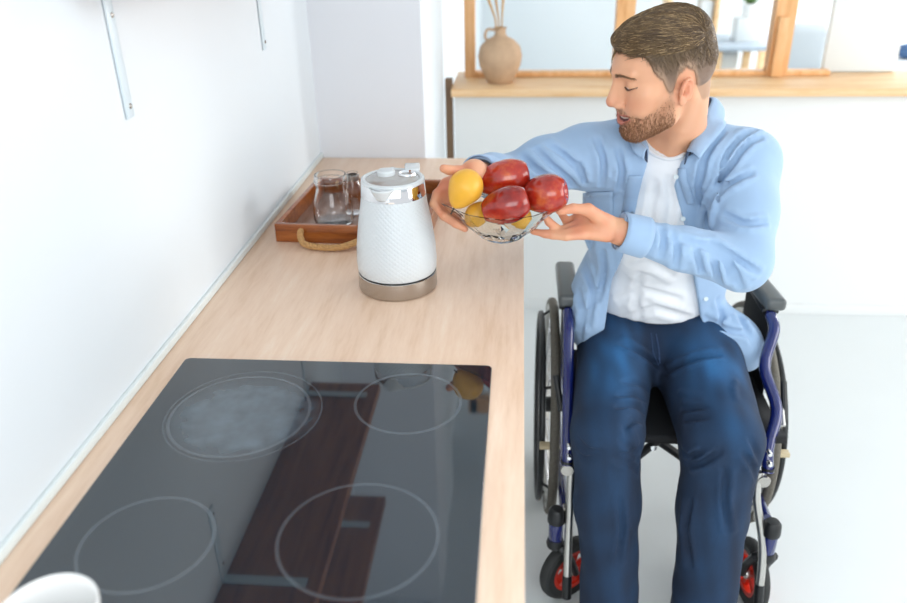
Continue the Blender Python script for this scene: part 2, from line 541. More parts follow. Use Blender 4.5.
# skull and face
N0 = len(body.ops)
he(0, -.008, .050, .0740, .090, .082, 0); he(0, -.030, .025, .069, .070, .064, .02)
he(0, .045, .045, .062, .060, .052, .02)
he(0, .040, -.010, .060, .058, .062, .025)
he(.040, .062, -.006, .024, .026, .020, .018, both=True)          # cheekbones
he(.030, .072, -.035, .026, .026, .026, .02, both=True)           # cheeks
hcn((.058, .008, -.030), (.052, .018, -.062), .016, .015, .02, both=True)
hcn((.052, .018, -.062), (.020, .072, -.096), .015, .015, .022, both=True)   # jaw line
he(0, .082, -.096, .021, .018, .017, .02)                         # chin
he(0, .045, -.075, .042, .045, .026, .025)                        # under the mouth
he(0, .076, -.058, .034, .026, .030, .02)                         # muzzle
hcn((.006, .102, .038), (.040, .088, .040), .0085, .008, .012, both=True)    # brow ridge
he(.033, .108, .020, .018, .013, .0125, .012, 's', both=True)     # sockets
he(.032, .083, .018, .0145, .0135, .0135, .004, both=True)        # lids over the eyes
hcn((0, .100, .030), (0, .119, -.016), .0075, .0095, .012)        # nose
he(0, .119, -.0215, .0110, .0105, .0100, .008)
hcn((.006, .096, .002), (.0095, .100, -.024), .009, .0095, .010, both=True)
he(.0130, .108, -.027, .0088, .0110, .0085, .005, both=True)
he(.0235, .098, -.0235, .0026, .0040, .0050, .003, 's', both=True)
he(.0062, .113, -.0355, .0026, .0045, .003, .003, 's', both=True)
he(0, .106, -.0395, .0035, .006, .009, .004, 's')                 # philtrum
# open smile: cavity, upper and lower lip, laid on the face's own surface
def fs(l, u, dn=0.0):
    f = .135
    for _ in range(60):
        e = body(Hd(l, f, u)[None])[0]
        if e < 2e-4: break
        f -= min(e, .01)
    return f - dn
LU = [(0, -.0525), (.010, -.0520), (.022, -.0505), (.0345, -.0500)]; LL = [(0, -.0700), (.010, -.0690), (.022, -.0640), (.0340, -.0530)]; LM = [(0, -.0605), (.010, -.0600), (.022, -.0570), (.0330, -.0515)]
MP = {k: [(l, fs(l, u), u) for l, u in v] for k, v in (('u', LU), ('l', LL), ('m', LM))}
MF = np.array([[p[0], p[1]] for p in MP['m']])
for s in (1, -1):
    body.chain([Hd(p[0] * s, p[1] - .003, p[2]) for p in MP['u']], [.0040, .0040, .0034, .0022], .004, .002)
    body.chain([Hd(p[0] * s, p[1] - .003, p[2]) for p in MP['l']], [.0056, .0054, .0044, .0026], .004, .002)
    body.chain([Hd(p[0] * s, p[1] - .0015, p[2]) for p in MP['m']], [.0062, .0060, .0046, .0022], .0015, .002, 's')
he(.041, .078, -.047, .003, .007, .012, .008, 's', both=True)     # smile crease
he(0, .100, -.080, .018, .006, .004, .008, 's')
# ears
for s in (1, -1):
    a = -.30 * s
    Re = HR @ np.array([[math.cos(a), -math.sin(a), 0], [math.sin(a), math.cos(a), 0], [0, 0, 1]]) @ np.array([[1, 0, 0], [0, math.cos(.34), -math.sin(.34)], [0, math.sin(.34), math.cos(.34)]])
    def E(l, f, u): return Hd(.0755 * s, -.010, -.006) + Re @ np.array([l * s, f, u]) * .82
    body.ell(E(0, 0, 0), (.0045, .0150, .0245), Re, .004)
    body.ell(E(.0055, .003, .003), (.005, .010, .0165), Re, .003, 's')
    hel = [E(.004, .0155 * math.cos(t) , .0275 * math.sin(t)) for t in np.linspace(-.1, 4.0, 12)]
    body.chain(hel, .0030, .002, .001)
    body.chain([E(.003, -.004, -.016), E(.004, -.0085, -.004), E(.003, -.005, .012)], .0026, .002, .001)
    body.ell(E(.001, .004, -.0265), (.0045, .0085, .0085), Re, .004)
    body.ell(E(.002, .0125, -.004), (.004, .004, .007), Re, .003)
    body.ell(E(.003, .004, -.004), (.006, .005, .006), Re, .002, 's')

# hands
def hand(pts, r, k=.006): body.chain([at(*p) for p in pts], r, k, .003)
# his left hand (palm up, thumb over the rim, fingers below)
body.chain([wrL, at(604, 228, 1.452)], [.025, .023], .012)
body.chain([at(607, 223, 1.450), at(581, 216, 1.462)], [.0165, .0135], .012)
body.chain([at(606, 230, 1.442), at(580, 229, 1.440)], [.0175, .0135], .010)
body.chain([at(607, 236, 1.430), at(583, 234, 1.425)], [.012, .0100], .008)
body.chain([at(603, 220, 1.438), at(588, 210, 1.425)], [.0150, .0125], .012)
hand([(588, 210, 1.425), (573, 208.5, 1.418), (560, 211, 1.412)], [.0115, .0095, .0078])
body.ell(at(560.5, 210.5, 1.413), (.0095, .008, .007), None, .004)
hand([(581, 216, 1.465), (567, 222, 1.470), (561, 213, 1.462)], [.0100, .0085, .0070])
hand([(580, 224, 1.448), (560, 231, 1.440), (549, 222, 1.430), (545.5, 217, 1.428)], [.0105, .0092, .0080, .0068])
hand([(580, 230, 1.430), (561, 234, 1.425), (545, 233.5, 1.425), (533, 231.5, 1.430)], [.0098, .0086, .0075, .0062])
hand([(583, 235, 1.420), (566, 237, 1.415), (553, 236, 1.420), (544, 234.5, 1.428)], [.0088, .0075, .0066, .0055])
# his right hand (behind the pear, fingers wrapped below the bowl)
body.chain([wrR, at(463, 180, 1.470)], [.024, .022], .012)
for a, b in (((464, 179, 1.470), (446, 184, 1.480)), ((463, 184, 1.475), (445, 192, 1.480)), ((464, 190, 1.478), (449, 199, 1.480))):
    body.chain([at(*a), at(*b)], [.016, .0125], .012)
hand([(468, 176, 1.452), (458, 171, 1.440), (449, 170, 1.430), (443.5, 168.5, 1.425)], [.013, .0105, .0092, .0080], .010)
hand([(447, 184, 1.478), (437, 194, 1.465), (434, 204, 1.445), (440, 212, 1.425)], [.0105, .0095, .0085, .0070])
hand([(446, 190, 1.480), (435.5, 202, 1.460), (444, 216, 1.430), (456, 224, 1.415), (465, 229, 1.410)], [.0105, .0095, .0088, .0078, .0064])
hand([(448, 196, 1.482), (440, 208, 1.468), (450, 220, 1.450), (462, 226, 1.440)], [.0100, .0090, .0080, .0065])
hand([(452, 200, 1.484), (446, 211, 1.475), (456, 220, 1.465), (466, 225, 1.460)], [.0090, .0080, .0070, .0058])


def keep_big(V, F, frac=.02):
    """drop stray crumbs of a surface"""
    n = len(V); lab = np.arange(n); E = np.concatenate([F[:, [0, 1]], F[:, [1, 2]], F[:, [2, 3]], F[:, [3, 0]]])
    while True:
        m = np.minimum(lab[E[:, 0]], lab[E[:, 1]]); new = lab.copy()
        np.minimum.at(new, E[:, 0], m); np.minimum.at(new, E[:, 1], m); new = new[new]; new = new[new]
        if (new == lab).all(): break
        lab = new
    u, c = np.unique(lab, return_counts=True); good = u[c > frac * n]; ok = np.isin(lab, good)
    if len(good) > 1: ok = lab == u[np.argmax(c)]
    idx = np.cumsum(ok) - 1; F = F[ok[F].all(1)]
    return V[ok], idx[F]

# ------------------------------------------------------------------ folds of the cloth
def runs(P, gap=.028):
    """pieces of a line that stay on one sheet of cloth"""
    out_ = [[P[0]]]
    for a, b in zip(P, P[1:]):
        if abs(b[1] - a[1]) > gap: out_.append([])
        out_[-1].append(b)
    return [o for o in out_ if len(o) >= 3 and max(p[1] for p in o) < 1.97]


def folds(s, lines, depth=.0045, r=.007, k=.012, ridge=.6, y0=1.2):
    """sink a valley along each line and raise a soft ridge on both sides of it"""
    base = S(); base.ops = list(s.ops); add = []
    for ln in lines:
        g, pts = (ln[1], ln[0]) if isinstance(ln, tuple) else (1.0, ln)
        pts = np.array(pts, float); n = max(3, int(np.linalg.norm(np.diff(pts, axis=0), axis=1).sum() / 7))
        q = []
        t0 = np.linspace(0, len(pts) - 1, n)
        q = np.stack([np.interp(t0, range(len(pts)), pts[:, 0]), np.interp(t0, range(len(pts)), pts[:, 1])], 1)
        tn = np.gradient(q, axis=0); tn /= np.linalg.norm(tn, axis=1, keepdims=True); nn_ = np.stack([-tn[:, 1], tn[:, 0]], 1)
        taper = np.sin(np.linspace(.25, PI - .25, n)) ** .6
        P = [hit(base, a, b, y0, r - depth * g * t) for (a, b), t in zip(q, taper)]
        for run in runs(P): add.append(('s', run, [r] * len(run)))
        for sg in (-1, 1):
            P2 = [hit(base, *(a + nn * sg * 5.0), y0, -(r * 1.1 - ridge * depth * g * t)) for a, nn, t in zip(q, nn_, taper)]
            for run in runs(P2): add.append(('u', run, [r * 1.1] * len(run)))
    for m, P, R_ in [a for a in add if a[0] == 'u'] + [a for a in add if a[0] == 's']:
        s.chain(P, R_, k, .004, m)

def CREASE_TEE(s):
    folds(s, [[(655, 185), (650, 215), (655, 240)], [(668, 180), (672, 205), (668, 225)], [(630, 268), (650, 262), (672, 275)],
              [(618, 300), (645, 290), (680, 300)], [(625, 318), (655, 308), (690, 318)], [(640, 275), (635, 300), (640, 322)]], .0042, .0065, .012, y0=1.3)

def CREASE_SHIRT(s):
    folds(s, [([(706, 243), (706, 220), (710, 200), (719, 182), (731, 165)], 2.6),
              [(717.5, 199), (719.5, 175.5), (727.5, 153.6), (741, 138), (757, 128)],
              [(722, 190), (730, 169.5), (739, 153.6), (750, 142), (761, 137)],
              ([(721.5, 192), (735.4, 181.5), (751, 173.5)], 1.3),
              [(700, 182), (703.6, 160), (711.5, 146), (723.5, 132)],
              [(672, 236), (678, 247), (676, 266)],
              [(683, 240), (706, 247), (724, 259), (733, 281)],
              [(706, 245), (719, 251), (734, 269), (741, 287)],
              [(712, 243), (729, 254), (746, 265), (757, 272)],
              [(656, 264), (673, 281), (688, 290)],
              [(712, 256), (717, 273), (724, 293)],
              [(695, 250), (700, 265), (705, 282)],
              [(725, 215), (745, 225), (765, 222)],
              [(661, 228), (664, 240), (661, 256)],
              [(522, 156), (534, 168), (553, 180), (572, 190)],
              [(536, 150), (550, 164), (567, 178), (577, 188)],
              [(548, 145), (563, 155), (580, 170)],
              [(578, 165), (584, 180), (580, 200)],
              [(596, 140), (604, 160), (602, 185)],
              [(618, 150), (622, 170), (620, 190)],
              [(588, 215), (592, 240), (586, 265)],
              [(585, 262), (594, 290), (588, 325)],
              [(603, 245), (606, 270), (598, 300)],
              [(578, 290), (584, 310), (580, 340)],
              [(718, 300), (722, 318), (712, 335)],
              [(735, 298), (740, 320), (752, 340)],
              [(705, 318), (725, 330), (748, 334)],
              [(702, 165), (698, 185), (700, 200)]], .0076, .0055, .009)

def CREASE_JEANS(s):
    folds(s, [([(663, 368), (650, 360), (635, 350), (622, 343)], 1.3), ([(664.5, 373.5), (679.5, 366), (699, 358), (719, 355)], 1.4),
              [(649.6, 389.7), (639.6, 383.5), (625, 381)], [(646, 400), (634.7, 394.7), (620, 394.7)], [(644.6, 412), (632, 404.6), (618, 406)],
              [(642, 421), (634.7, 419.5), (625, 427), (630, 441)], [(639.6, 459), (632, 449), (622, 442)], [(638, 470), (628, 462), (615, 460)],
              [(670, 392), (684, 399.6), (700, 401)], [(671, 405), (689, 409.6), (704, 407)], [(674, 419), (692, 419.5), (706, 417)],
              [(676, 446), (690, 440), (702, 443)], ([(684, 462), (696, 466), (708, 460), (719, 452)], 1.2),
              [(751, 440), (756, 452), (761, 462)], [(745, 455), (752, 466), (757, 478)], [(578, 440), (588, 450), (600, 452)], ([(576, 452), (584, 458), (596, 458)], 1.2), ([(762, 468), (752, 474), (742, 473)], 1.3), ([(640, 448), (634, 455), (624, 455)], 1.4), ([(682, 452), (690, 457), (700, 452)], 1.4),
              [(600, 345), (612, 352), (620, 362)], [(735, 372), (728, 385), (730, 400)],
              [(620, 500), (622, 530), (618, 560)], [(690, 500), (686, 530), (690, 565)], [(726, 470), (724, 500), (728, 530)]], .0060, .0055, .009)
BODY_H = .0024
import time; T0 = time.time()
V, F = surface(body, (-.25, 1.1, 0.0), (.70, 2.05, 1.50), BODY_H, 14)
V, F = keep_big(V, F); V = relax(V, F, 1, .5)
print('body', len(V), time.time() - T0)
Lc = loc(V)                       # head-local coordinates
l_, f_, u_ = Lc[:, 0], Lc[:, 1], Lc[:, 2]; al = np.abs(l_)
inhead = (np.linalg.norm(Lc - [0, 0, .01], axis=1) < .17)
def gauss(c, r): return np.exp(-(((al - c[0]) / r[0]) ** 2 + ((f_ - c[1]) / r[1]) ** 2 + ((u_ - c[2]) / r[2]) ** 2)) * inhead
skin = np.array(srgb('#e3aa86')[:3]); red = np.array(srgb('#cf7558')[:3]); lip = np.array(srgb('#bf6258')[:3]); brd = np.array(srgb('#a5795a')[:3]); scalp = np.array(srgb('#a08066')[:3])
C = np.tile(skin, (len(V), 1))
def blend(C, col, w): return C * (1 - w[:, None]) + col * w[:, None]
C = blend(C, red, .45 * gauss((.040, .075, -.02), (.022, .03, .018)))
C = blend(C, red, .55 * gauss((0, .125, -.022), (.014, .02, .012)))
C = blend(C, red, .55 * gauss((.083, -.012, .0), (.016, .03, .035)))
def smst(x, a, b): t = np.clip((x - a) / (b - a), 0, 1); return t * t * (3 - 2 * t)
def beard_mask(l, f, u):
    al = np.abs(l)
    top = np.interp(f, [-.01, .012, .03, .05, .075, .09, .12], [.015, .005, -.022, -.038, -.047, -.043, -.040])
    m = smst(top - u + .006 * np.sin(f * 300) * 0, -.006, .018)
    m = m * smst(u - np.interp(f, [-.01, .02, .08, .12], [-.070, -.092, -.122, -.125]), 0, .012)
    m = m * smst(f - np.interp(u, [-.09, -.06, 0.0], [.018, .008, .010]), 0, .010)
    lipz = (al < .036) & (f > .070) & (u > -.0765 + .62 * al) & (u < -.0480)
    m = np.where(lipz, 0, m)
    m = np.where((f > .088) & (u > -.0490) & (u < -.0395) & (al < .032), .8, m)
    return m * np.where((f > .085) & (u > -.0385), 0, 1)
bm_ = beard_mask(l_, f_, u_) * inhead
C = blend(C, brd, .50 * bm_)
def ip(k): 
    A = np.array(MP[k]); return np.interp(al, A[:, 0], A[:, 2]), np.interp(al, A[:, 0], A[:, 1])
uu, fu = ip('u'); ul, fl_ = ip('l'); um, fm = ip('m')
front = inhead & (f_ > .062)
lipm = (front & (al < .036) & (u_ < uu + .0035) & (u_ > ul - .0050)) * 1.0
C = blend(C, lip, .75 * lipm)
cav = front & (al < .034) & (f_ < fm - .0042) & (u_ < uu - .001) & (u_ > ul + .002) & (f_ > fm - .02)
C[cav] = srgb('#5c2622')[:3]
def hairline(f): return -.001 + .0011 * np.sin(f * 420) + .0009 * np.sin(f * 910 + 1) + np.interp(f, [-.13, -.09, -.055, -.040, -.030, -.012, .004, .012, .020, .034, .050, .058, .075, .10, .14], [-.045, -.050, -.042, -.010, .028, .043, .030, -.008, -.010, .022, .040, .066, .082, .078, .070])
hm = smst(u_ - hairline(f_), -.006, .004) * inhead
C = blend(C, scalp, .75 * hm)
handm = (V[:, 0] < .26) & (V[:, 1] < 1.50) & (V[:, 2] > .95) & ~inhead
nz = wave_noise(5, 14, 130.)
C = blend(C, red, np.where(handm, .30 + .22 * nz(V), 0).clip(0, .7))
me = npmesh('person', V, F); put_color(me, 'tint', C)
q = NT('skin'); ca = q.n('ShaderNodeVertexColor', layer_name='tint')
vv = q.coord(); nf = q.noise(vv, 60, 3)
q.l(q.mix(0.25, ca.outputs['Color'], q.mix(nf, (0.92, .86, .84, 1), (1, 1, 1, 1)), 'MULTIPLY'), q.b.inputs['Base Color'])
q.b.inputs['Roughness'].default_value = .48; q.b.inputs['Subsurface Weight'].default_value = .12
q.b.inputs['Subsurface Radius'].default_value = (.012, .005, .003); q.b.inputs['Subsurface Scale'].default_value = .4
q.bump(q.noise(vv, 900, 2), .12, .0006)
M_['skin'] = q.m
man = link('person', me, M_['skin'])
tag(man, 'bearded man in open blue shirt and jeans seated in the wheelchair, holding the fruit bowl', 'person')

# ------- strands
def strands(name, P, D, Nn, L, r, color, project=None, seg=5, curl=0.0, parent=None, m=None, seed=1):
    rr = np.random.default_rng(seed); n = len(P); p = P.copy(); d = D / (np.linalg.norm(D, axis=1, keepdims=True) + 1e-9)
    pts = [p.copy()]
    side = np.cross(d, Nn); side /= np.linalg.norm(side, axis=1, keepdims=True) + 1e-9
    cu = rr.normal(size=(n, 1)) * curl
    for s in range(seg):
        p = p + (d + side * cu * (s / seg)) * (L / seg)[:, None]
        if project is not None:
            e = .0015; g = np.stack([project(p + np.eye(3)[i] * e) - project(p - np.eye(3)[i] * e) for i in range(3)], 1); g /= np.linalg.norm(g, axis=1, keepdims=True) + 1e-9
            tgt = .0008 + .0022 * np.sin(PI * (s + 1) / (seg + 1)) * rr.uniform(.2, 1, n)
            p = p - g * (project(p) - tgt)[:, None]; d = d - g * (d * g).sum(1, keepdims=True); d /= np.linalg.norm(d, axis=1, keepdims=True) + 1e-9
        pts.append(p.copy())
    VV = []; K = 3
    for s, p in enumerate(pts):
        rad = r * (1 - .75 * s / seg)
        for k in range(K):
            a = 2 * PI * k / K
            VV.append(p + (side * math.cos(a) + Nn * math.sin(a)) * rad[:, None])
    VV = np.stack(VV, 1).reshape(-1, 3)                 # n x ((seg+1)*K) x 3
    base = (np.arange(n) * (seg + 1) * K)[:, None]
    fs = []
    for s in range(seg):
        for k in range(K):
            a = s * K + k; b = s * K + (k + 1) % K
            fs.append(np.stack([base[:, 0] + a, base[:, 0] + b, base[:, 0] + b + K, base[:, 0] + a + K], 1))
    FF = np.concatenate(fs)
    me = npmesh(name, VV, FF); put_color(me, 'tint', np.repeat(color, (seg + 1) * K, 0))
    return link(name, me, m, parent)

def hairmat(name, rough=.45):
    q = NT(name); ca = q.n('ShaderNodeVertexColor', layer_name='tint'); q.l(ca.outputs['Color'], q.b.inputs['Base Color'])
    q.b.inputs['Roughness'].default_value = rough; return q.m
M_['hair'] = hairmat('hair_brown')

hair = S()
def hel_(c, r, k): hair.ell(Hd(*c), np.array(r) * HS, HR, k)
hel_((0, -.010, .050), (.0762, .0935, .086), 0)
hel_((0, -.030, .025), (.0712, .0725, .066), .015)
hel_((.010, -.006, .086), (.060, .084, .061), .02)
hel_((.000, .045, .099), (.054, .050, .034), .02)
hel_((-.010, .082, .094), (.040, .018, .015), .012)
hel_((0, .045, .045), (.0625, .0605, .0525), .01)
headonly = S(); headonly.ops = body.ops[N0:N0 + 4]
hair.free(lambda P: headonly(P) - .0028, .004, 'u', HC, .16)
wn = wave_noise(3, 16, 1.0, (1, 1, 1))
def hair_tex(P):
    q = loc(P)
    w = np.stack([q[:, 0] * 260 + q[:, 1] * 70, q[:, 1] * 55, q[:, 2] * 150], 1)
    return .0013 * wn(w) * smst(q[:, 2], .04, .09)
hair.free(hair_tex, mode='d')
def hair_cut(P):
    q = loc(P)
    return (hairline(q[:, 1]) - q[:, 2]) * .7
hair.free(hair_cut, .006, 'i')
def skull_cut(P):
    q = loc(P) - np.array([0, -.012, .05])
    r = np.array([.066, .085, .074]); k0 = np.sqrt(((q / r) ** 2).sum(1)); return (k0 - 1) * .07
hair.free(skull_cut, .002, 's')
hv, hf = surface(hair, HC - .17, HC + .19, .0020, 12)
hv = relax(hv, hf, 1, .4); hn = vnormals(hv, hf); hl = loc(hv)
dark = np.array(srgb('#4b3828')[:3]); mid = np.array(srgb('#78603f')[:3]); lite = np.array(srgb('#a88c66')[:3]); fade = np.array(srgb('#94796a')[:3])
def hair_col(q, t):
    c = dark + (mid - dark) * t[:, None]
    w = smst(-q[:, 2], -.075, .0)[:, None]
    c = c * (1 - w * .65) + fade * w * .65
    e = (1 - smst(q[:, 2] - hairline(q[:, 1]), .0, .034))[:, None] * smst(-q[:, 1], -.065, -.04)[:, None] * .8
    return c * (1 - e) + np.array(srgb('#b8967c')[:3]) * e
me = npmesh('hair', hv, hf); put_color(me, 'tint', hair_col(hl, np.full(len(hv), .42)))
hair_o = link('hair', me, M_['hair'], man)
# combed strands
ok = np.where((hn @ HR[:, 2] > -.6) & (((hn * (hv - HC - HR @ np.array([0, 0, .03]))).sum(1)) > 0) & (hl[:, 2] > hairline(hl[:, 1]) + .004))[0]
crn = ok[(hl[ok, 1] < -.055) & (hl[ok, 2] > .045)]; top = ok[hl[ok, 2] > .075]; sid = ok[hl[ok, 2] <= .085]
i1 = rng.choice(top, 6500); i2 = rng.choice(sid, 5200)
def field(q, side):
    d = np.zeros_like(q)
    if side: d[:, 0] = 0; d[:, 1] = -.25 + rng.normal(0, .15, len(q)); d[:, 2] = -1
    else:
        d[:, 1] = 1.0; d[:, 0] = -.30 + 2.5 * q[:, 0] * .0 - .5 * (q[:, 0] > .02); d[:, 2] = -.1
        bk = smst(-q[:, 1], .050, .092); d[:, 1] = 1 - 1.3 * bk; d[:, 2] = -.1 - 1.1 * bk; d[:, 0] -= 1.2 * bk * (1 - bk) * 4
        d[:, 0] += .25 * np.sin(q[:, 1] * 45 + q[:, 0] * 60)
    return d @ HR.T
t1 = rng.beta(1.6, 2.2, len(i1)); wv = .5 + .5 * np.sin(hl[i1, 0] * 330 + hl[i1, 1] * 60 + 2 * np.sin(hl[i1, 1] * 50))
c1 = hair_col(hl[i1], t1 * .5 + wv * .55); hi = (rng.random(len(i1)) < .16); c1[hi] = lite
hsolid = S(); hsolid.ops = hair.ops[:7]
def hp(P): return hsolid(P)
d1 = field(hl[i1], False); d1 -= hn[i1] * (d1 * hn[i1]).sum(1, keepdims=True)
strands('hair_strands', hv[i1] - hn[i1] * .001, d1, hn[i1], rng.uniform(.022, .050, len(i1)), rng.uniform(.0007, .0012, len(i1)), c1, hp, 6, .25, hair_o, M_['hair'])
d2 = field(hl[i2], True); d2 -= hn[i2] * (d2 * hn[i2]).sum(1, keepdims=True); d2 /= np.linalg.norm(d2, axis=1, keepdims=True); d2 += hn[i2] * .15
le = np.interp(hl[i2, 2], [-.05, .03, .08], [.003, .007, .016])
strands('hair_strands', hv[i2] - hn[i2] * .001, d2, hn[i2], le * rng.uniform(.7, 1.2, len(i2)), np.full(len(i2), .00055), hair_col(hl[i2], rng.random(len(i2))), None, 2, .2, hair_o, M_['hair'])
ic = rng.choice(crn, 2600); dc = np.tile(np.array([-.6, -.2, -.7]), (len(ic), 1)) + rng.normal(0, .35, (len(ic), 3)); dc = dc @ HR.T; dc -= hn[ic] * (dc * hn[ic]).sum(1, keepdims=True)
strands('hair_strands', hv[ic] - hn[ic] * .001, dc, hn[ic], rng.uniform(.014, .026, len(ic)), rng.uniform(.0006, .0009, len(ic)), hair_col(hl[ic], rng.random(len(ic)) * .9), hp, 4, .25, hair_o, M_['hair'])
# beard
bn = vnormals(V, F); ids = np.where(bm_ > .25)[0]; ids = ids[rng.random(len(ids)) < bm_[ids]]
ids = ids[rng.random(len(ids)) < .35 + .65 * smst(-Lc[ids, 2], .03, .075)]; ib = rng.choice(ids, 5600); ql = Lc[ib]
db = np.zeros((len(ib), 3)); db[:, 2] = -1; db[:, 1] = .35; db += rng.normal(0, .3, db.shape); db = db @ HR.T
db -= bn[ib] * (db * bn[ib]).sum(1, keepdims=True); db /= np.linalg.norm(db, axis=1, keepdims=True); db += bn[ib] * .45
tb = rng.random(len(ib))[:, None]
cb = np.array(srgb('#70492f')[:3]) * (1 - tb) + np.array(srgb('#b07d55')[:3]) * tb
ln = np.interp(ql[:, 2], [-.11, -.07, -.02], [.008, .0065, .0035]) * np.where(ql[:, 1] > .09, .85, 1.0)
strands('beard', V[ib] - bn[ib] * .0005, db, bn[ib], ln * rng.uniform(.6, 1.2, len(ib)), np.full(len(ib), .00042), cb, None, 2, .3, man, M_['hair'])
# eyebrows and lashes
def surf_pt(l, f, u, lift=.0):
    p = Hd(l, f, u); d = HR[:, 1]
    for _ in range(10):
        e = body(p[None])[0]; p = p - d * (e - lift)
        if abs(e - lift) < 1e-4: break
    return p
for s in (1, -1):
    P0, D0 = [], []
    for t in np.linspace(0, 1, 190):
        l = (.009 + .041 * t) * s; u = .0350 + .0065 * math.sin(t * 2.2) - .004 * t + rng.normal(0, .0019 * (1.15 - t))
        P0.append(surf_pt(l, .12, u)); D0.append(HR @ np.array([s * 1.0, -.5 * t, .35 - .8 * t + rng.normal(0, .15)]))
    P0 = np.array(P0); n0 = np.tile(HR[:, 1], (len(P0), 1)) + np.array(HR[:, 0]) * s * .4
    strands('eyebrow', P0, np.array(D0), n0, rng.uniform(.006, .009, len(P0)), np.full(len(P0), .0005), np.tile(srgb('#9a7352')[:3], (len(P0), 1)), None, 3, .1, man, M_['hair'])
    P0, D0 = [], []
    for t in np.linspace(0.02, 1, 46):
        l = (.0200 + .0300 * t) * s; u = .0130 - .0040 * math.sin(t * PI) + .0035 * t
        P0.append(surf_pt(l, .115, u)); D0.append(HR @ np.array([s * (.8 * t - .3), .7, -.75]))
    P0 = np.array(P0); n0 = np.tile(HR[:, 2], (len(P0), 1))
    strands('eyelash', P0, np.array(D0), n0, np.full(len(P0), .0042), np.full(len(P0), .0005), np.tile(srgb('#5a3a28')[:3], (len(P0), 1)), None, 3, .1, man, M_['hair'])
    b = B(); b.lathe([(0, -.0119), (.006, -.0103), (.0103, -.006), (.0119, 0), (.0103, .006), (.006, .0103), (0, .0119)], Hd(.032 * s, .084, .017), 20)
    b.out('eye', mat('eye_white', '#e9e4dd', .15), man, angle=180)
# upper teeth
b = B()
arc = [(np.interp(abs(l), MF[:, 0], MF[:, 1]) - .0056, l, np.interp(abs(l), MF[:, 0], [p[2] for p in MP['m']])) for l in np.linspace(-.026, .026, 25)]
b.grid([[Hd(l, f, u + .0048) for f, l, u in arc], [Hd(l, f + .0004, u + .003) for f, l, u in arc], [Hd(l, f, u + .0008) for f, l, u in arc]])
b.out('teeth', mat('teeth', '#dcd0c0', .3), man, thick=.0015)
print('head', time.time() - T0)

# ------------------------------------------------------------------ clothes
def endcut(s, c, d, r=.09):
    c = np.asarray(c); d = nrm(d)
    s.free(lambda P: np.maximum(-((P - c) @ d), np.linalg.norm(P - c, axis=1) - r), .003, 's', c, r)

def cloth(name, col, bump=.25, sc=900, rough=.9):
    q = NT(name); v = q.coord(); f = q.noise(v, 14, 3); c = srgb(col)
    w1 = q.n('ShaderNodeTexWave'); w1.inputs['Scale'].default_value = sc; q.l(v, w1.inputs['Vector'])
    q.l(q.ramp(f, [(.3, tuple(x * .94 for x in c[:3]) + (1,)), (.7, c)]), q.b.inputs['Base Color'])
    q.b.inputs['Roughness'].default_value = rough; q.b.inputs['Sheen Weight'].default_value = .15
    q.bump(q.noise(v, sc, 2), bump, .001); return q.m
M_['shirt'] = cloth('chambray', '#9db8d6')
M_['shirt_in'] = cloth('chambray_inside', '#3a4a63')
M_['tee'] = cloth('white_jersey', '#eceef1', .15)

tee = S()
tee.ell(chest, (.148, .112, .172), None, 0).ell(belly + [0, 0, 0], (.155, .112, .15), None, .05).ell(pelv + [0, 0, .06], (.16, .12, .085), None, .04)
tee.cone(shR + [.05, 0, -.015], shL + [-.05, 0, -.015], .046, .046, .04)
tee.ell((.325, 1.685, 1.085), (.075, .055, .06), None, .03)
tee.cone(neckB + [0, 0, .02], shL, .056, .036, .04).cone(neckB + [0, 0, .02], shR, .056, .036, .04)
tn = wave_noise(21, 12, 42., (1, 1, 2.2)); tee.free(lambda P: .0022 * tn(P), mode='d')
nax = nrm(Hd(0, -.03, -.07) - neckB)
tee.cone(np.array([.330, 1.690, 1.150]), np.array([.330, 1.690, 1.150]) + nax * .12, .060, .085, .004, 's')
tee.free(lambda P: .672 - P[:, 2] + .10 * (P[:, 1] - 1.70), .006, 'i')
CREASE_TEE(tee)
v, f = surface(tee, (.1, 1.5, .55), (.62, 2.0, 1.25), .0042, 14); v, f = keep_big(v, f); v = relax(v, f, 1, .5)
tee_o = link('t_shirt', npmesh('t_shirt', v, f), M_['tee'], man)
nbp = [hit(tee, x, y, 1.3, .0005) for x, y in ((644, 140), (647, 147), (652, 153), (660, 157), (668, 159), (676, 158), (684, 154), (690, 147), (695, 138))]
NBP = nbp

shirt = S()
shirt.ell(chest + [0, .005, 0], (.172, .124, .185), None, 0).ell(belly + [-.008, 0, .01], (.178, .124, .16), None, .05)
shirt.ell(pelv + [-.012, -.015, .045], (.186, .135, .10), None, .04)
shirt.ell((.512, 1.745, .625), (.075, .070, .075), None, .04).ell((.560, 1.735, .600), (.055, .065, .07), None, .03).ell((.190, 1.775, .665), (.062, .085, .11), None, .04)
shirt.cone(shR + [.02, 0, -.008], shL + [-.02, 0, -.008], .066, .066, .04)
shirt.cone(neckB + [0, .0, .025], shL, .062, .060, .05).cone(neckB + [0, .0, .025], shR, .062, .060, .05)
dL = nrm(wrL - elL); dR = nrm(wrR - elR)
shirt.chain([shL, shL * .5 + elL * .5 + [.006, .01, 0], elL], [.070, .066, .058], .016, .03)
shirt.chain([elL, elL * .5 + wrL * .5 + [0, 0, -.004], wrL - dL * .035, wrL + dL * .02], [.056, .048, .036, .034], .02, .01)
shirt.chain([shR, shR * .5 + elR * .5 + [-.005, 0, .005], elR], [.066, .056, .050], .020, .03)
shirt.chain([elR, elR * .5 + wrR * .5, wrR - dR * .05, wrR - dR * .02], [.050, .044, .036, .034], .02, .01)
sn = wave_noise(31, 16, 30., (1, 1, 1.8)); sn2 = wave_noise(33, 14, 75., (1.4, 1, 1.4))
shirt.free(lambda P: .0032 * sn(P) + .0010 * sn2(P), mode='d')
CREASE_SHIRT(shirt)
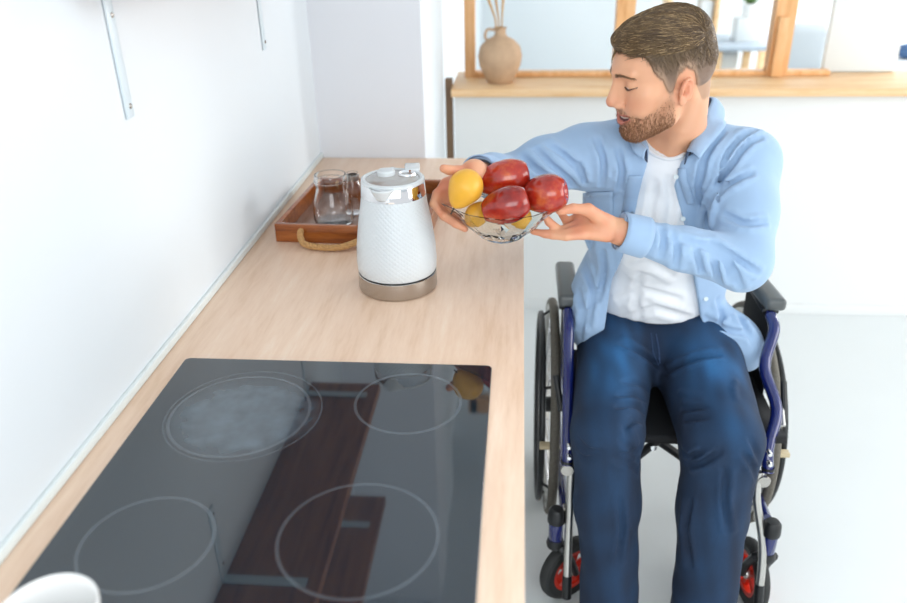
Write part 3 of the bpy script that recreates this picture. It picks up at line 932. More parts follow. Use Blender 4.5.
endcut(shirt, wrL + dL * .004, dL); endcut(shirt, wrR - dR * .030, dR)
# bore the cuffs out so they read as cloth
shirt.cone(wrL - dL * .010, wrL + dL * .03, .029, .030, .002, 's').cone(wrR - dR * .042, wrR + dR * .03, .029, .030, .002, 's')
# the open front: a wedge in front of the chest
WX = [(at(650, 146, 1.63)), (at(648, 160, 1.63)), at(643, 178, 1.63), at(638, 205, 1.63), at(628, 245, 1.64), at(615, 285, 1.66), at(606, 330, 1.68), at(603, 350, 1.68),
      at(712, 350, 1.68), at(704, 325, 1.68), at(700, 298, 1.66), at(692, 255, 1.64), at(682, 215, 1.63), at(674, 185, 1.63), at(680, 165, 1.63), at(690, 146, 1.63)]
PX = np.array([[p[0], p[2]] for p in WX])
def wedge(P):
    p = P[:, [0, 2]]; d2 = np.full(len(P), 1e9); inside = np.zeros(len(P), bool); n = len(PX)
    for i in range(n):
        a, b = PX[i], PX[(i + 1) % n]; e = b - a; w = p - a; t = np.clip(w @ e / (e @ e), 0, 1); q = w - t[:, None] * e; d2 = np.minimum(d2, (q * q).sum(1))
        c = ((a[1] <= p[:, 1]) != (b[1] <= p[:, 1])); xi = a[0] + (p[:, 1] - a[1]) / np.where(b[1] == a[1], 1e9, b[1] - a[1]) * e[0]
        inside ^= c & (p[:, 0] < xi)
    d = np.where(inside, -1, 1) * np.sqrt(d2)
    return np.maximum(d, P[:, 1] - 1.80)
# only the torso is opened, not the forearm that crosses it
torso = shirt; arm = S()
arm.chain([elL, elL * .5 + wrL * .5 + [0, 0, -.004], wrL - dL * .035, wrL + dL * .02], [.056, .048, .036, .034], .02, .01)
def wedge_only(P):
    return np.maximum(np.maximum(wedge(P), .012 - arm(P)), 1.535 - P[:, 1])
shirt.free(wedge_only, .004, 's')
# neck opening
shirt.cone(np.array([.330, 1.690, 1.140]), np.array([.330, 1.690, 1.140]) + nax * .12, .064, .085, .006, 's')
shirt.free(lambda P: (.572 + .0 * P[:, 2] - P[:, 2] + .12 * np.sin(P[:, 0] * 9) * .1), .006, 'i')
v, f = surface(shirt, (-.16, 1.36, .50), (.68, 2.05, 1.27), .0036, 14); v, f = keep_big(v, f); v = relax(v, f, 1, .5)
shirt_o = link('shirt', npmesh('shirt', v, f), M_['shirt'], man)
print('shirt', len(v), time.time() - T0)
# collar: stand and folded leaf around the neck
def spline(pts, n):
    pts = np.array(pts, float); m = len(pts); P = np.vstack([2 * pts[0] - pts[1], pts, 2 * pts[-1] - pts[-2]]); out_ = []
    for t in np.linspace(0, m - 1 - 1e-6, n):
        i = int(t); w = t - i; a, b, c, d = P[i], P[i + 1], P[i + 2], P[i + 3]
        out_.append(.5 * (2 * b + (c - a) * w + (2 * a - 5 * b + 4 * c - d) * w * w + (3 * b - a - 3 * c + d) * w ** 3))
    return np.array(out_)
nbs = spline(NBP, 40); B().tube(nbs, .0042, 8).out('neckband', M_['tee'], tee_o)
fold = spline([at(647, 149, 1.612), at(640, 138, 1.65), at(650, 120, 1.715), at(668, 108, 1.765), at(690, 101, 1.785), at(711, 98, 1.765), at(706, 113, 1.705), at(697, 132, 1.655), at(687, 151, 1.612)], 57)
edge = spline([at(645, 160, 1.600), at(634, 149, 1.622), at(634, 132, 1.70), at(655, 122, 1.775), at(692, 112, 1.815), at(718, 106, 1.785), at(721, 120, 1.715), at(711, 140, 1.645), at(698, 159, 1.590)], 57)
ctr_n = np.array([.334, 1.70])
foot = fold.copy(); foot[:, 2] -= .030; foot[:, :2] += (ctr_n - fold[:, :2]) * .06
def mixp(a, b, w): return a * (1 - w) + b * w
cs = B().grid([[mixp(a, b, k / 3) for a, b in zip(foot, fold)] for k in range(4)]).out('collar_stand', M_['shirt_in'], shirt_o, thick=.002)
rows = []
for k in range(7):
    w = k / 6; r = []
    for a, b in zip(fold, edge):
        o = np.array([(b[0] - ctr_n[0]), (b[1] - ctr_n[1]), .03]); o /= np.linalg.norm(o)
        p = mixp(a, b, w) + o * .006 * math.sin(min(w * 2, 1) * PI * .5) + np.array([0, 0, .004 * math.sin(w * PI)])
        for _ in range(4):
            e = shirt(p[None])[0]
            if e < .004 and w > .1: p = p + (o + [0, 0, .5]) * (.004 - e)
        r.append(p)
    rows.append(r)
cl = B().grid(rows).out('collar', M_['shirt'], shirt_o, thick=.0028)

# plackets: thin folded strips along both front edges
def placket(px, off, name='placket'):
    rows = []
    for (x, y) in px:
        a = hit(shirt, x, y, 1.35, .0016); b = hit(shirt, x + off, y, 1.35, .0016); m1 = hit(shirt, x + off * .5, y, 1.35, .0022)
        rows.append([a, m1, b])
    return B().grid(rows).out(name, M_['shirt'], shirt_o, thick=.002)
PL = [(645, 176), (641, 195), (638, 210), (632, 232)]
PL2 = [(620, 262), (616, 275), (610, 295), (605, 315), (602, 332)]
PR = [(675, 168), (676, 180), (680, 192), (684, 204)]
for L_, o_ in ((PL, -13), (PR, 8)):
    L2 = [(np.interp(t, np.linspace(0, 1, len(L_)), [a[0] for a in L_]), np.interp(t, np.linspace(0, 1, len(L_)), [a[1] for a in L_])) for t in np.linspace(0, 1, 24)]
    placket([(x + (-3 if o_ < 0 else 3), y) for x, y in L2], o_)
# chest pocket (his right breast)
rows = []
for i in range(9):
    y = 193 + i * 4.4
    rows.append([hit(shirt, 583 + (30) * j / 7, y - j * .2, 1.35, .0018) for j in range(8)])
B().grid(rows).out('shirt_pocket', M_['shirt'], shirt_o, thick=.002)
# cuffs
for wr, el, d in ((wrL, elL, dL), (wrR - dR * .026, elR, dR)):
    u = nrm(np.cross(d, [0, 0, 1])); w = np.cross(d, u); rows = []
    for s in np.linspace(0, 1, 7):
        c = wr + d * (.005 - .055 * s) ; R_ = .0360 + .004 * s + .0010 * math.sin(s * PI)
        rows.append([c + (u * math.cos(a) + w * math.sin(a)) * R_ for a in np.linspace(0, 2 * PI, 41)])
    B().grid(rows).out('cuff', M_['shirt'], shirt_o, thick=.0025)
# buttons
M_['button'] = mat('button', '#dfe9ec', .2)
def button(p, nvec, r=.0055, par=None):
    z = Vector(nrm(nvec)); Rq = z.to_track_quat('Z', 'Y').to_matrix()
    b = B(); b.lathe([(0, .0006), (r * .55, .0006), (r * .7, .0016), (r * .95, .0014), (r, 0), (r * .9, -.001)], p, 16, R=Rq); return b.out('button', M_['button'], par or shirt_o)
def grad(fn, p):
    e = .002; return nrm([fn((p + np.eye(3)[i] * e)[None])[0] - fn((p - np.eye(3)[i] * e)[None])[0] for i in range(3)])
for x, y in ((676, 177), (683, 219), (706, 299), (708, 347)):
    p = hit(shirt, x, y, 1.3, .003); button(p, -nrm(p - CAM) + .3 * grad(shirt, p))

# jeans
q = NT('denim'); v = q.coord(); f = q.noise(v, 9, 4, .6); st = q.coord((55, 55, 2.2)); f2 = q.noise(st, 6, 4, .7)
ca = q.n('ShaderNodeVertexColor', layer_name='fade'); dk, lt = srgb('#0b1d35'), srgb('#2c6aa0')
cc = q.mix(ca.outputs['Color'], dk, lt)
q.l(q.mix(.5, cc, q.mix(f2, (.45, .50, .55, 1), (1.5, 1.42, 1.36, 1)), 'MULTIPLY'), q.b.inputs['Base Color'])
q.b.inputs['Roughness'].default_value = .85; q.bump(q.noise(v, 1100, 2), .3, .001); M_['denim'] = q.m
jeans = S()
jeans.ell(pelv + [0, -.005, .02], (.172, .130, .090), None, 0)
jeans.chain([hipL, knL], [.114, .088], .05).chain([hipR, knR], [.106, .078], .05)
kk = .02
jeans.chain([knL, knL * .55 + anL * .45 + [0, .012, 0], anL + [0, 0, -.03]], [.086, .077, .072], .02, .02)
jeans.chain([knR, knR * .55 + anR * .45 + [0, .012, 0], anR + [0, 0, -.03]], [.077, .071, .068], .02, .02)
jeans.ell(pelv + [0, -.06, -.01], (.10, .10, .07), None, .04)
jn = wave_noise(41, 14, 34., (1.8, 1.8, 1)); jn2 = wave_noise(43, 14, 80., (2.2, 1.2, 1))
jeans.free(lambda P: .0026 * jn(P) + .0010 * jn2(P), mode='d')
CREASE_JEANS(jeans)
jeans.free(lambda P: P[:, 2] - .695 - .10 * (1.72 - P[:, 1]), .006, 'i')
jeans.free(lambda P: .062 - P[:, 2], .006, 'i')
v, f = surface(jeans, (.08, 1.2, .03), (.64, 2.02, .75), .0042, 14); v, f = keep_big(v, f); v = relax(v, f, 1, .5)
def seg_d(P, a, b):
    ba = b - a; t = np.clip(((P - a) @ ba) / (ba @ ba), 0, 1); return P - a - t[:, None] * ba, t
fd = np.zeros(len(v)); nn = wave_noise(51, 16, 60., (2.5, 1, 1)); n2 = wave_noise(52, 20, 160., (1, 3, 3))
for hp_, kn, an in ((hipL, knL, anL), (hipR, knR, anR)):
    w, t = seg_d(v, hp_, kn)
    upf = np.clip(w[:, 2] * 1.0 - w[:, 1] * .55, 0, None) / .085
    m = np.exp(-((t - .62) / .34) ** 2) * smst(upf, .35, 1.05) * np.exp(-(w[:, 0] / .060) ** 2)
    fd = np.maximum(fd, m * (.66 + .10 * nn(v) + .10 * n2(v)))
    w, t = seg_d(v, kn, an)
    m = .12 * smst(-w[:, 1], .02, .08) * np.exp(-(w[:, 0] / .045) ** 2) * (1 - .4 * t)
    fd = np.maximum(fd, m * (1 + .2 * nn(v)))
fd = np.clip(fd * (.85 + .15 * n2(v)) + .05 + .03 * n2(v), 0, 1)
me = npmesh('jeans', v, f); put_color(me, 'fade', np.repeat(fd[:, None], 3, 1))
jeans_o = link('jeans', me, M_['denim'], man)
# fly seam and outer details
M_['stitch'] = mat('denim_stitch', '#2f4568', .8)
def seam(name, pxs, fn, par, m, r=.0016, y0=1.2):
    pts = [hit(fn, x, y, y0, .0004) for x, y in pxs]
    out_ = []
    for i in range(len(pts) - 1):
        for s in np.linspace(0, 1, 6, endpoint=False):
            x = pxs[i][0] * (1 - s) + pxs[i + 1][0] * s; y = pxs[i][1] * (1 - s) + pxs[i + 1][1] * s; out_.append(hit(fn, x, y, y0, .0002))
    B().tube(out_, r, 6).out(name, m, par)
seam('seam', [(656, 334), (659, 350), (660, 366)], jeans, jeans_o, M_['stitch'], .0018)
seam('seam', [(651, 333), (653, 352), (660, 368)], jeans, jeans_o, M_['stitch'], .0012)
# shoes
for an in (anL, anR):
    s = S(); s.chain([an + [0, 0, -.055], an + [0, -.06, -.070], an + [0, -.155, -.085]], [.048, .043, .034], 0, .02)
    s.free(lambda P, a=an: (a[2] - .118) - P[:, 2], .004, 'i'); v, f = surface(s, an - [.08, .23, .13], an + [.08, .08, .02], .004, 12)
    so = link('shoe', npmesh('shoe', v, f), mat('shoe_leather', '#4b3527', .5), man)
    b = B(); b.box(an + [-.045, -.19, -.128], an + [.045, .05, -.112], .006); b.out('sole', M_['rubber'], so)
print('clothes', time.time() - T0)

# ------------------------------------------------------------------ wheelchair
CXW = .385
wc = empty('wheelchair', (CXW, 1.75, 0), 'blue framed wheelchair with black seat and grey armrests under the seated man', 'wheelchair')
b = B()
# seat sling with a sagging front hem
b.grid([[(x, y, (.492 if y < 1.53 else .482) - .012 * math.sin(PI * (x - .15) / .47)) for x in np.linspace(.15, .62, 13)] for y in (1.505, 1.52, 1.6, 1.75, 1.90)])
b.out('seat', M_['seatcloth'], wc, thick=.016)
b = B(); b.grid([[(x, 1.975 + .03 * math.sin(PI * (x - .225) / .31) - (z - .5) * -.06, z) for x in np.linspace(.225, .535, 13)] for z in np.linspace(.50, .86, 6)])
b.out('backrest', M_['seatcloth'], wc, thick=.014)


def wheel(x, s):
    c = (x, 1.90, .305)
    w = B().lathe([(.291, -.011), (.300, -.0125), (.306, -.008), (.3085, 0), (.306, .008), (.300, .0125), (.291, .011), (.287, 0)], c, 72, 'X', True).out('rear_wheel', M_['mesh'], wc, angle=60)
    B().lathe([(.276, -.010), (.290, -.0112), (.290, .0112), (.276, .010), (.272, 0)], c, 72, 'X', True).out('wheel_rim', M_['alu'], w)
    B().lathe([(.0, -.032), (.018, -.032), (.022, -.026), (.022, .026), (.018, .032), (0, .032)], c, 24, 'X').out('hub', M_['black'], w)
    ring = [(x + s * .031, 1.90 + .262 * math.cos(a), .305 + .262 * math.sin(a)) for a in np.linspace(0, 2 * PI, 72, endpoint=False)]
    pr = B().tube(ring, .0085, 10, closed=True)
    for k in range(6):
        a = 2 * PI * k / 6 + .3
        pr.tube([(x + s * .031, 1.90 + .262 * math.cos(a), .305 + .262 * math.sin(a)), (x + s * .006, 1.90 + .281 * math.cos(a), .305 + .281 * math.sin(a))], .004, 6)
    pr.out('push_rim', M_['black'], w)
    for k in range(36):
        a = 2 * PI * k / 36; off = (.024 if k % 2 else -.024); tw = .35 * (1 if k % 4 < 2 else -1)
        sp = B().tube([(x + off, 1.90 + .021 * math.cos(a + tw * 3), .305 + .021 * math.sin(a + tw * 3)), (x, 1.90 + .275 * math.cos(a), .305 + .275 * math.sin(a))], .0013, 5)
        sp.out('spoke', M_['chrome'], w)
    a = -2.9 if s < 0 else -2.7
    B().lathe([(.258, -.016), (.272, -.016), (.272, .028), (.258, .028)], c, 8, 'X', True) .bm.free()
    cc = Vector((x + s * .012, 1.90 - .286 * math.cos(.22), .305 + .286 * math.sin(.22)))
    B().box(cc + Vector((-.026, -.010, -.006)), cc + Vector((.026, .012, .006)), .003).out('rim_clip', M_['beige'], w)


wheel(.105, -1); wheel(.643, 1)


def side(s, x, xf):
    """one side of the frame: s -1 beside the worktop, +1 the far side"""
    g = lambda dx: x + s * dx
    fr = B()
    up = [(x, 1.74, .690), (x, 1.70, .668), (xf[0], 1.645, .60), (xf[1], 1.565, .535), (xf[2], 1.50, .475), (xf[2], 1.472, .425)]
    fr.tube(spline(up, 26), .0135, 14)
    fr.tube([(x, 1.74, .690), (x, 1.94, .690)], .010, 10)
    xi = x - s * .085
    fr.tube([(x, 1.955, .20), (x, 1.965, .46), (xi, 1.975, .56), (xi, 2.00, .88)], .0115, 12)
    fr.tube([(x - s * .012, 1.555, .462), (x - s * .012, 1.95, .462)], .0125, 12)
    fr.tube([(x, 1.52, .250), (x, 1.955, .235)], .0115, 12)
    fr.tube(spline([(x - s * .02, 1.56, .46), (x - s * .03, 1.575, .36), (x - s * .02, 1.575, .25)], 10), .0115, 12)
    f = fr.out('side_frame', M_['blue'], wc)
    B().tube([(xi, 1.995, .84), (xi, 2.005, .885), (xi, 2.05, .90), (xi, 2.12, .895)], .016, 12).out('push_handle', M_['rubber'], wc)
    # armrest
    pb = B()
    t = bmesh.new(); bmesh.ops.create_cube(t, size=1.0)
    for v in t.verts: v.co = Vector((g(.000 if s < 0 else .010) + v.co.x * .050 - s * (v.co.y + .5) * (.0 if s < 0 else .020), 1.845 + v.co.y * .215, .716 + v.co.z * .034 + (.002 if v.co.y > 0 else 0)))
    bmesh.ops.bevel(t, geom=list(t.edges), offset=.012, segments=4, profile=.5, affect='EDGES')
    pb.add(t); ar = pb.out('armrest', M_['padgrey'], wc)
    B().box((g(.002) - .020, 1.75, .688), (g(.002) + .020, 1.94, .702), .004).out('armrest_base', M_['black'], ar)
    # skirt guard
    B().box((x - .003, 1.70, .475), (x + .003, 1.945, .684), .002).out('skirt_guard', M_['seatcloth'], wc)
    # bolts on the front tube
    bo = B()
    for z, y in ((.475, 1.487), (.455, 1.475)):
        bo.lathe([(0, -.0165), (.0045, -.0160), (.0052, -.0135), (.0052, 0)], (xf[2] - s * .002, y, z), 10, 'Y')
    bo.out('bolt', M_['chrome'], f)
    B().lathe([(.0137, 0), (.0146, .002), (.0146, .008), (.0137, .010)], (xf[2], 1.476, .430), 20).out('clamp_ring', M_['black'], f)
    # foot rest hanger and plate
    hx = xf[2] + (.010 if s < 0 else -.018); hb_ = hx + (.0 if s < 0 else .028)
    ft = B().tube(spline([(hx, 1.475, .425), (hx, 1.462, .36), (hb_, 1.44, .23), (hb_, 1.40, .10)], 18), .0098, 14).out('footrest', M_['alu'], wc)
    B().tube([(hb_, 1.413, .140), (hb_, 1.395, .085)], .0115, 12).out('hanger_sleeve', M_['black'], ft)
    B().box((min(hx, hx - s * .17), 1.22, .045), (max(hx, hx - s * .17), 1.40, .056), .006).out('footplate', M_['black'], ft)
    lv = B(); lv.lathe([(0, -.004), (.0145, -.004), (.016, 0), (.0145, .004), (0, .004)], (hx + s * .010, 1.465, .405 if s > 0 else .418), 24, 'Y'); lv.out('release_catch', M_['steel'], ft)
    B().box((hx - .006 + s * .010, 1.455, .290), (hx + .006 + s * .014, 1.475, .312), .004).out('hanger_pin', M_['steel'], ft)
    # brake lever
    br = B().tube([(x + s * .006, 1.55, .50), (x + s * .012, 1.60, .53)], .006, 8).out('brake', M_['alu'], wc)
    B().tube([(x + s * .016, 1.575, .505), (x + (s * .022 if s < 0 else .016), 1.60, .540), (x + (s * .030 if s < 0 else .016), 1.625, .575)], .0075, 10).out('brake_handle', M_['black'], br)


side(-1, .130, (.130, .128, .127))
side(1, .618, (.592, .608, .580))


def caster(x, y, rz, r=.085):
    c = Vector((x, y, r)); Rz = Matrix.Rotation(rz, 3, 'Z')
    def L(p): return c + Rz @ Vector(p)
    t = B().lathe([(r - .030, -.014), (r - .012, -.017), (r - .004, -.013), (r, -.005), (r, .005), (r - .004, .013), (r - .012, .017), (r - .030, .014), (r - .032, 0)], c, 48, 'X', True)
    bmesh.ops.transform(t.bm, matrix=Matrix.Translation(c) @ Rz.to_4x4() @ Matrix.Translation(-c), verts=t.bm.verts)
    w = t.out('caster', M_['rubber'], wc)
    h = B()
    for k in range(5):
        a = 2 * PI * k / 5
        p = [L((sx, math.cos(a + da) * rr, math.sin(a + da) * rr)) for sx, da, rr in ((0, 0, .012), (0, 0, r - .028))]
        h.tube(p, .010, 8)
    h2 = B().lathe([(r - .040, -.012), (r - .028, -.0135), (r - .028, .0135), (r - .040, .012)], c, 40, 'X', True)
    bmesh.ops.transform(h2.bm, matrix=Matrix.Translation(c) @ Rz.to_4x4() @ Matrix.Translation(-c), verts=h2.bm.verts)
    me = bpy.data.meshes.new('t'); h2.bm.to_mesh(me); h2.bm.free(); h.bm.from_mesh(me)
    hb = B().lathe([(0, -.018), (.013, -.018), (.015, -.014), (.015, .014), (.013, .018), (0, .018)], c, 24, 'X')
    bmesh.ops.transform(hb.bm, matrix=Matrix.Translation(c) @ Rz.to_4x4() @ Matrix.Translation(-c), verts=hb.bm.verts)
    h.out('caster_hub', M_['red'], w); hb.out('hub_bearing', M_['alu'], w)
    fk = B()
    for sx in (-1, 1):
        fk.tube([L((sx * .024, 0, 0)), L((sx * .025, -.020, .055)), L((sx * .022, -.045, .100)), L((0, -.052, .110))], .0085, 8, radii=[.009, .010, .011, .011])
    top = L((0, -.052, .110)); fk.lathe([(0, -.012), (.020, -.010), (.022, 0), (.018, .014), (0, .016)], top, 20)
    f = fk.out('caster_fork', M_['black'], wc)
    B().lathe([(0, 0), (.0165, 0), (.0175, .004), (.0175, .050), (.0165, .054), (0, .054)], top + Vector((0, 0, .014)), 24).out('caster_stem', M_['blue'], f)
    B().lathe([(0, 0), (.021, 0), (.022, .006), (.020, .030), (.014, .038), (0, .040)], top + Vector((0, 0, .068)), 24).out('stem_cap', M_['black'], f)


caster(.150, 1.490, -.95, .090)
caster(.600, 1.500, .10, .088)
for sx in (-1, 1):
    b = B(); b.tube([(CXW - .046 - sx * .018, 1.60 + sx * .014, .428), (CXW + sx * .215, 1.60 + sx * .014, .215)], .0105, 12, flat=1.0)
    b.out('cross_brace', M_['black'], wc)
    B().lathe([(0, -.003), (.007, -.003), (.008, 0)], (CXW - .044, 1.575, .407), 14, 'Y').out('brace_bolt', M_['chrome'], wc) if sx > 0 else None

# ------------------------------------------------------------------ kitchen run
WZ = .900
wt = B().box((-.611, -.30, .862), (.0165, 2.343, WZ), .002); wt = wt.out('kitchen_worktop', M_['counter'])
tag(wt, 'long pale oak kitchen worktop along the left wall', 'worktop')
names = ['white base cabinet under the near end of the worktop', 'white base cabinet under the hob', 'white base cabinet under the kettle', 'white base cabinet at the far end of the worktop by the pillar']
for i, (y0, y1) in enumerate(((-.30, .36), (.365, 1.02), (1.025, 1.68), (1.685, 2.343))):
    t = empty('base_cabinet', (-.31, (y0 + y1) / 2, 0), names[i], 'cabinet', 'base cabinets under the worktop')
    B().box((-.611, y0, .0), (-.045, y1, .860)).out('body', M_['white'], t, smooth=False)
    d = B().box((-.043, y0 + .003, .10), (-.024, y1 - .003, .856), .002).out('door', M_['white'], t)
    B().tube([(-.023, y0 + .2, .80), (-.008, y0 + .2, .80), (-.008, y1 - .2, .80), (-.023, y1 - .2, .80)], .004, 8).out('handle', M_['steel'], d)

# glass hob, its zone rings and a drying smear
q = NT('hob_glass'); q.b.inputs['Roughness'].default_value = .035; q.b.inputs['IOR'].default_value = 1.66; q.b.inputs['Specular IOR Level'].default_value = .75
tc = q.n('ShaderNodeTexCoord'); val = None
def sub_len(c, sc=(1, 1, 1)):
    s1 = q.n('ShaderNodeVectorMath', operation='SUBTRACT'); q.l(tc.outputs['Object'], s1.inputs[0]); s1.inputs[1].default_value = c
    s2 = q.n('ShaderNodeVectorMath', operation='MULTIPLY'); q.l(s1.outputs[0], s2.inputs[0]); s2.inputs[1].default_value = (sc[0], sc[1], 0)
    s3 = q.n('ShaderNodeVectorMath', operation='LENGTH'); q.l(s2.outputs[0], s3.inputs[0]); return s3.outputs['Value']
def math_(op, a, b):
    m = q.n('ShaderNodeMath', operation=op)
    for i, x in enumerate((a, b)):
        if x is None: continue
        if hasattr(x, 'links'): q.l(x, m.inputs[i])
        else: m.inputs[i].default_value = x
    return m.outputs[0]
hc = (-.3, .835)                       # hob centre, the mesh's own origin
def ring(cx_, cy_, r, w=.0022):
    global val
    L_ = sub_len((cx_ - hc[0], cy_ - hc[1], 0)); d = math_('ABSOLUTE', math_('SUBTRACT', L_, r), None); m = math_('LESS_THAN', d, w)
    val = m if val is None else math_('MAXIMUM', val, m)
ring(-.415, .962, .105); ring(-.410, .965, .118, .001); ring(-.163, 1.007, .0815); ring(-.442, .690, .0800); ring(-.186, .714, .0975)
sm = sub_len((-.405 - hc[0], .955 - hc[1], 0), (1, 1.15, 1)); nzz = q.n('ShaderNodeTexNoise'); nzz.inputs['Scale'].default_value = 32; nzz.inputs['Detail'].default_value = 5; q.l(tc.outputs['Object'], nzz.inputs['Vector'])
e1 = math_('SUBTRACT', math_('ADD', .105, math_('MULTIPLY', nzz.outputs['Fac'], .03)), sm); e2 = math_('MULTIPLY', e1, 25.0)
cl_ = q.n('ShaderNodeClamp'); q.l(e2, cl_.inputs[0]); smear = math_('MULTIPLY', cl_.outputs[0], nzz.outputs['Fac'])
base = q.mix(val, (.008, .017, .026, 1), (.060, .075, .090, 1)); fin = q.mix(math_('MULTIPLY', smear, .30), base, (.30, .42, .52, 1)); q.l(fin, q.b.inputs['Base Color'])
M_['hob'] = q.m
t = bmesh.new(); rr_ = .009; out2 = []
for cx_, cy_, a0 in ((.263, .287, 0), (-.263, .287, PI / 2), (-.263, -.287, PI), (.263, -.287, 1.5 * PI)):
    for k in range(7):
        a = a0 + k * PI / 12; out2.append((cx_ - math.copysign(rr_, cx_) + rr_ * math.cos(a), cy_ - math.copysign(rr_, cy_) + rr_ * math.sin(a)))
rg = [[t.verts.new((x * f, y * f, z)) for x, y in out2] for f, z in ((1, -.0027), (1, .0015), (.9965, .0027))]
for A, Bq in zip(rg, rg[1:]):
    for k in range(28): t.faces.new((A[k], A[(k + 1) % 28], Bq[(k + 1) % 28], Bq[k]))
t.faces.new(rg[0][::-1]); t.faces.new(rg[-1])
bb = B(); bb.add(t); hob = bb.out('induction_hob', M_['hob']); hob.location = (hc[0], hc[1], WZ + .0028)
tag(hob, 'black glass induction hob set in the pale wood worktop', 'hob')

# kettle
KX, KY = -.2395, 1.437
kt = empty('electric_kettle', (KX, KY, WZ), 'white electric kettle with textured body and steel base in front of the tray', 'kettle')
kc = (KX, KY, WZ)
B().lathe([(0, .0005), (.074, .0005), (.0785, .002), (.0795, .005), (.0785, .034), (.0765, .036), (0, .036)], kc, 64).out('kettle_base', M_['steel'], kt)
B().lathe([(.0765, .0362), (.0782, .0362), (.0782, .0382), (.0765, .0382)], kc, 64, close=True).out('base_gasket', M_['black'], kt)
q = NT('kettle_body'); v = q.coord((1, 1, 1)); q.b.inputs['Base Color'].default_value = srgb('#d6dcdf'); q.b.inputs['Roughness'].default_value = .28
sx_ = q.n('ShaderNodeSeparateXYZ'); q.l(v, sx_.inputs[0])
an_ = math_ if False else None
def m2(op, a, b=None):
    m = q.n('ShaderNodeMath', operation=op)
    for i, x in enumerate((a, b)):
        if x is None: continue
        if hasattr(x, 'links'): q.l(x, m.inputs[i])
        else: m.inputs[i].default_value = x
    return m.outputs[0]
ang = m2('MULTIPLY', m2('ARCTAN2', sx_.outputs[0], sx_.outputs[1]), 22.0); zz = m2('MULTIPLY', sx_.outputs[2], 330.0)
pa = m2('ABSOLUTE', m2('SINE', m2('ADD', ang, zz))); pb_ = m2('ABSOLUTE', m2('SINE', m2('SUBTRACT', ang, zz)))
q.bump(m2('MULTIPLY', pa, pb_), .5, .0010); M_['kbody'] = q.m
kb = B().lathe([(.0770, .0382), (.0790, .042), (.0800, .060), (.0787, .090), (.0748, .122), (.0697, .154), (.0656, .176), (.0625, .196)], (0, 0, 0), 72).out('kettle_body', M_['kbody'], kt)
kb.location = kc; kb.parent = kt; kb.matrix_parent_inverse = Matrix.Translation(-Vector(kc))
K0z = .012; kc = (KX, KY, WZ + K0z)
B().lathe([(.0627, .184), (.0632, .1845), (.0612, .209), (.0605, .210)], kc, 72).out('chrome_collar', M_['chrome'], kt)
B().lathe([(.0605, .2095), (.0618, .211), (.0610, .2155), (.057, .2175), (.052, .2160), (.0515, .213)], kc, 64).out('kettle_rim', M_['kettle'], kt)
lid = B().lathe([(0, .2185), (.020, .2185), (.046, .2175), (.0518, .2145)], kc, 56).out('lid', mat('smoked_lid', '#b9b6b2', .12, .35), kt)
B().lathe([(0, .228), (.015, .2275), (.0175, .225), (.0175, .2175), (0, .217)], (KX - .014, KY + .012, WZ + .012), 32).out('lid_button', M_['kettle'], lid)
B().lathe([(.0125, .2178), (.0150, .2215), (.0160, .2215), (.0175, .2178)], (KX + .026, KY + .016, WZ + .012), 32, close=True).out('lid_dial', M_['chrome'], lid)
# pouring lip: a V shaped shell toward the camera
rows = []
for k in range(6):
    w = k / 5; r = []
    for a in np.linspace(-1, 1, 13):
        an = -PI / 2 - .22 + a * .42 * (1 - .75 * w); R_ = .0612 + .014 * (1 - abs(a) ** 1.5) * (1 - w) + .0005
        r.append((KX + R_ * math.cos(an), KY + R_ * math.sin(an), WZ + .224 - .024 * w))
    rows.append(r)
B().grid(rows).out('spout', M_['kettle'], kt, thick=.0022)
hd_ = Vector((-.165, .986, 0)); K0 = Vector(kc)
B().tube(spline([K0 + hd_ * .052 + Vector((0, 0, .204)), K0 + hd_ * .090 + Vector((0, 0, .198)), K0 + hd_ * .122 + Vector((0, 0, .170)), K0 + hd_ * .124 + Vector((0, 0, .105)), K0 + hd_ * .078 + Vector((0, 0, .062))], 22), .011, 14, flat=1.25).out('handle', M_['kettle'], kt)
B().box((KX + .016, KY + .034, WZ + .224), (KX + .046, KY + .078, WZ + .2345), .003, .12).out('lid_tab', M_['kettle'], lid)

# serving tray with rope handles
TX, TY, TR = -.372, 1.826, math.radians(-3)
tr = empty('serving_tray', (TX, TY, WZ), 'brown wooden serving tray with rope handles behind the white kettle', 'tray')
def tp(x, y, z): return Vector((TX, TY, WZ)) + Matrix.Rotation(TR, 3, 'Z') @ Vector((x, y, z))
def tbox(lo, hi, bev=.0015):
    b = B(); b.box(lo, hi, bev); bmesh.ops.transform(b.bm, matrix=Matrix.Translation((TX, TY, WZ)) @ Matrix.Rotation(TR, 4, 'Z'), verts=b.bm.verts); return b
TWx, TWy = .177, .178
tbox((-TWx + .011, -TWy + .011, .0), (TWx - .011, TWy - .011, .008)).out('tray_base', M_['traybase'], tr)
for lo, hi in (((-TWx, -TWy, 0), (TWx, -TWy + .012, .044)), ((-TWx, TWy - .012, 0), (TWx, TWy, .044)), ((-TWx, -TWy + .012, 0), (-TWx + .012, TWy - .012, .044)), ((TWx - .012, -TWy + .012, 0), (TWx, TWy - .012, .044))):
    tbox(lo, hi).out('tray_side', M_['tray'], tr)
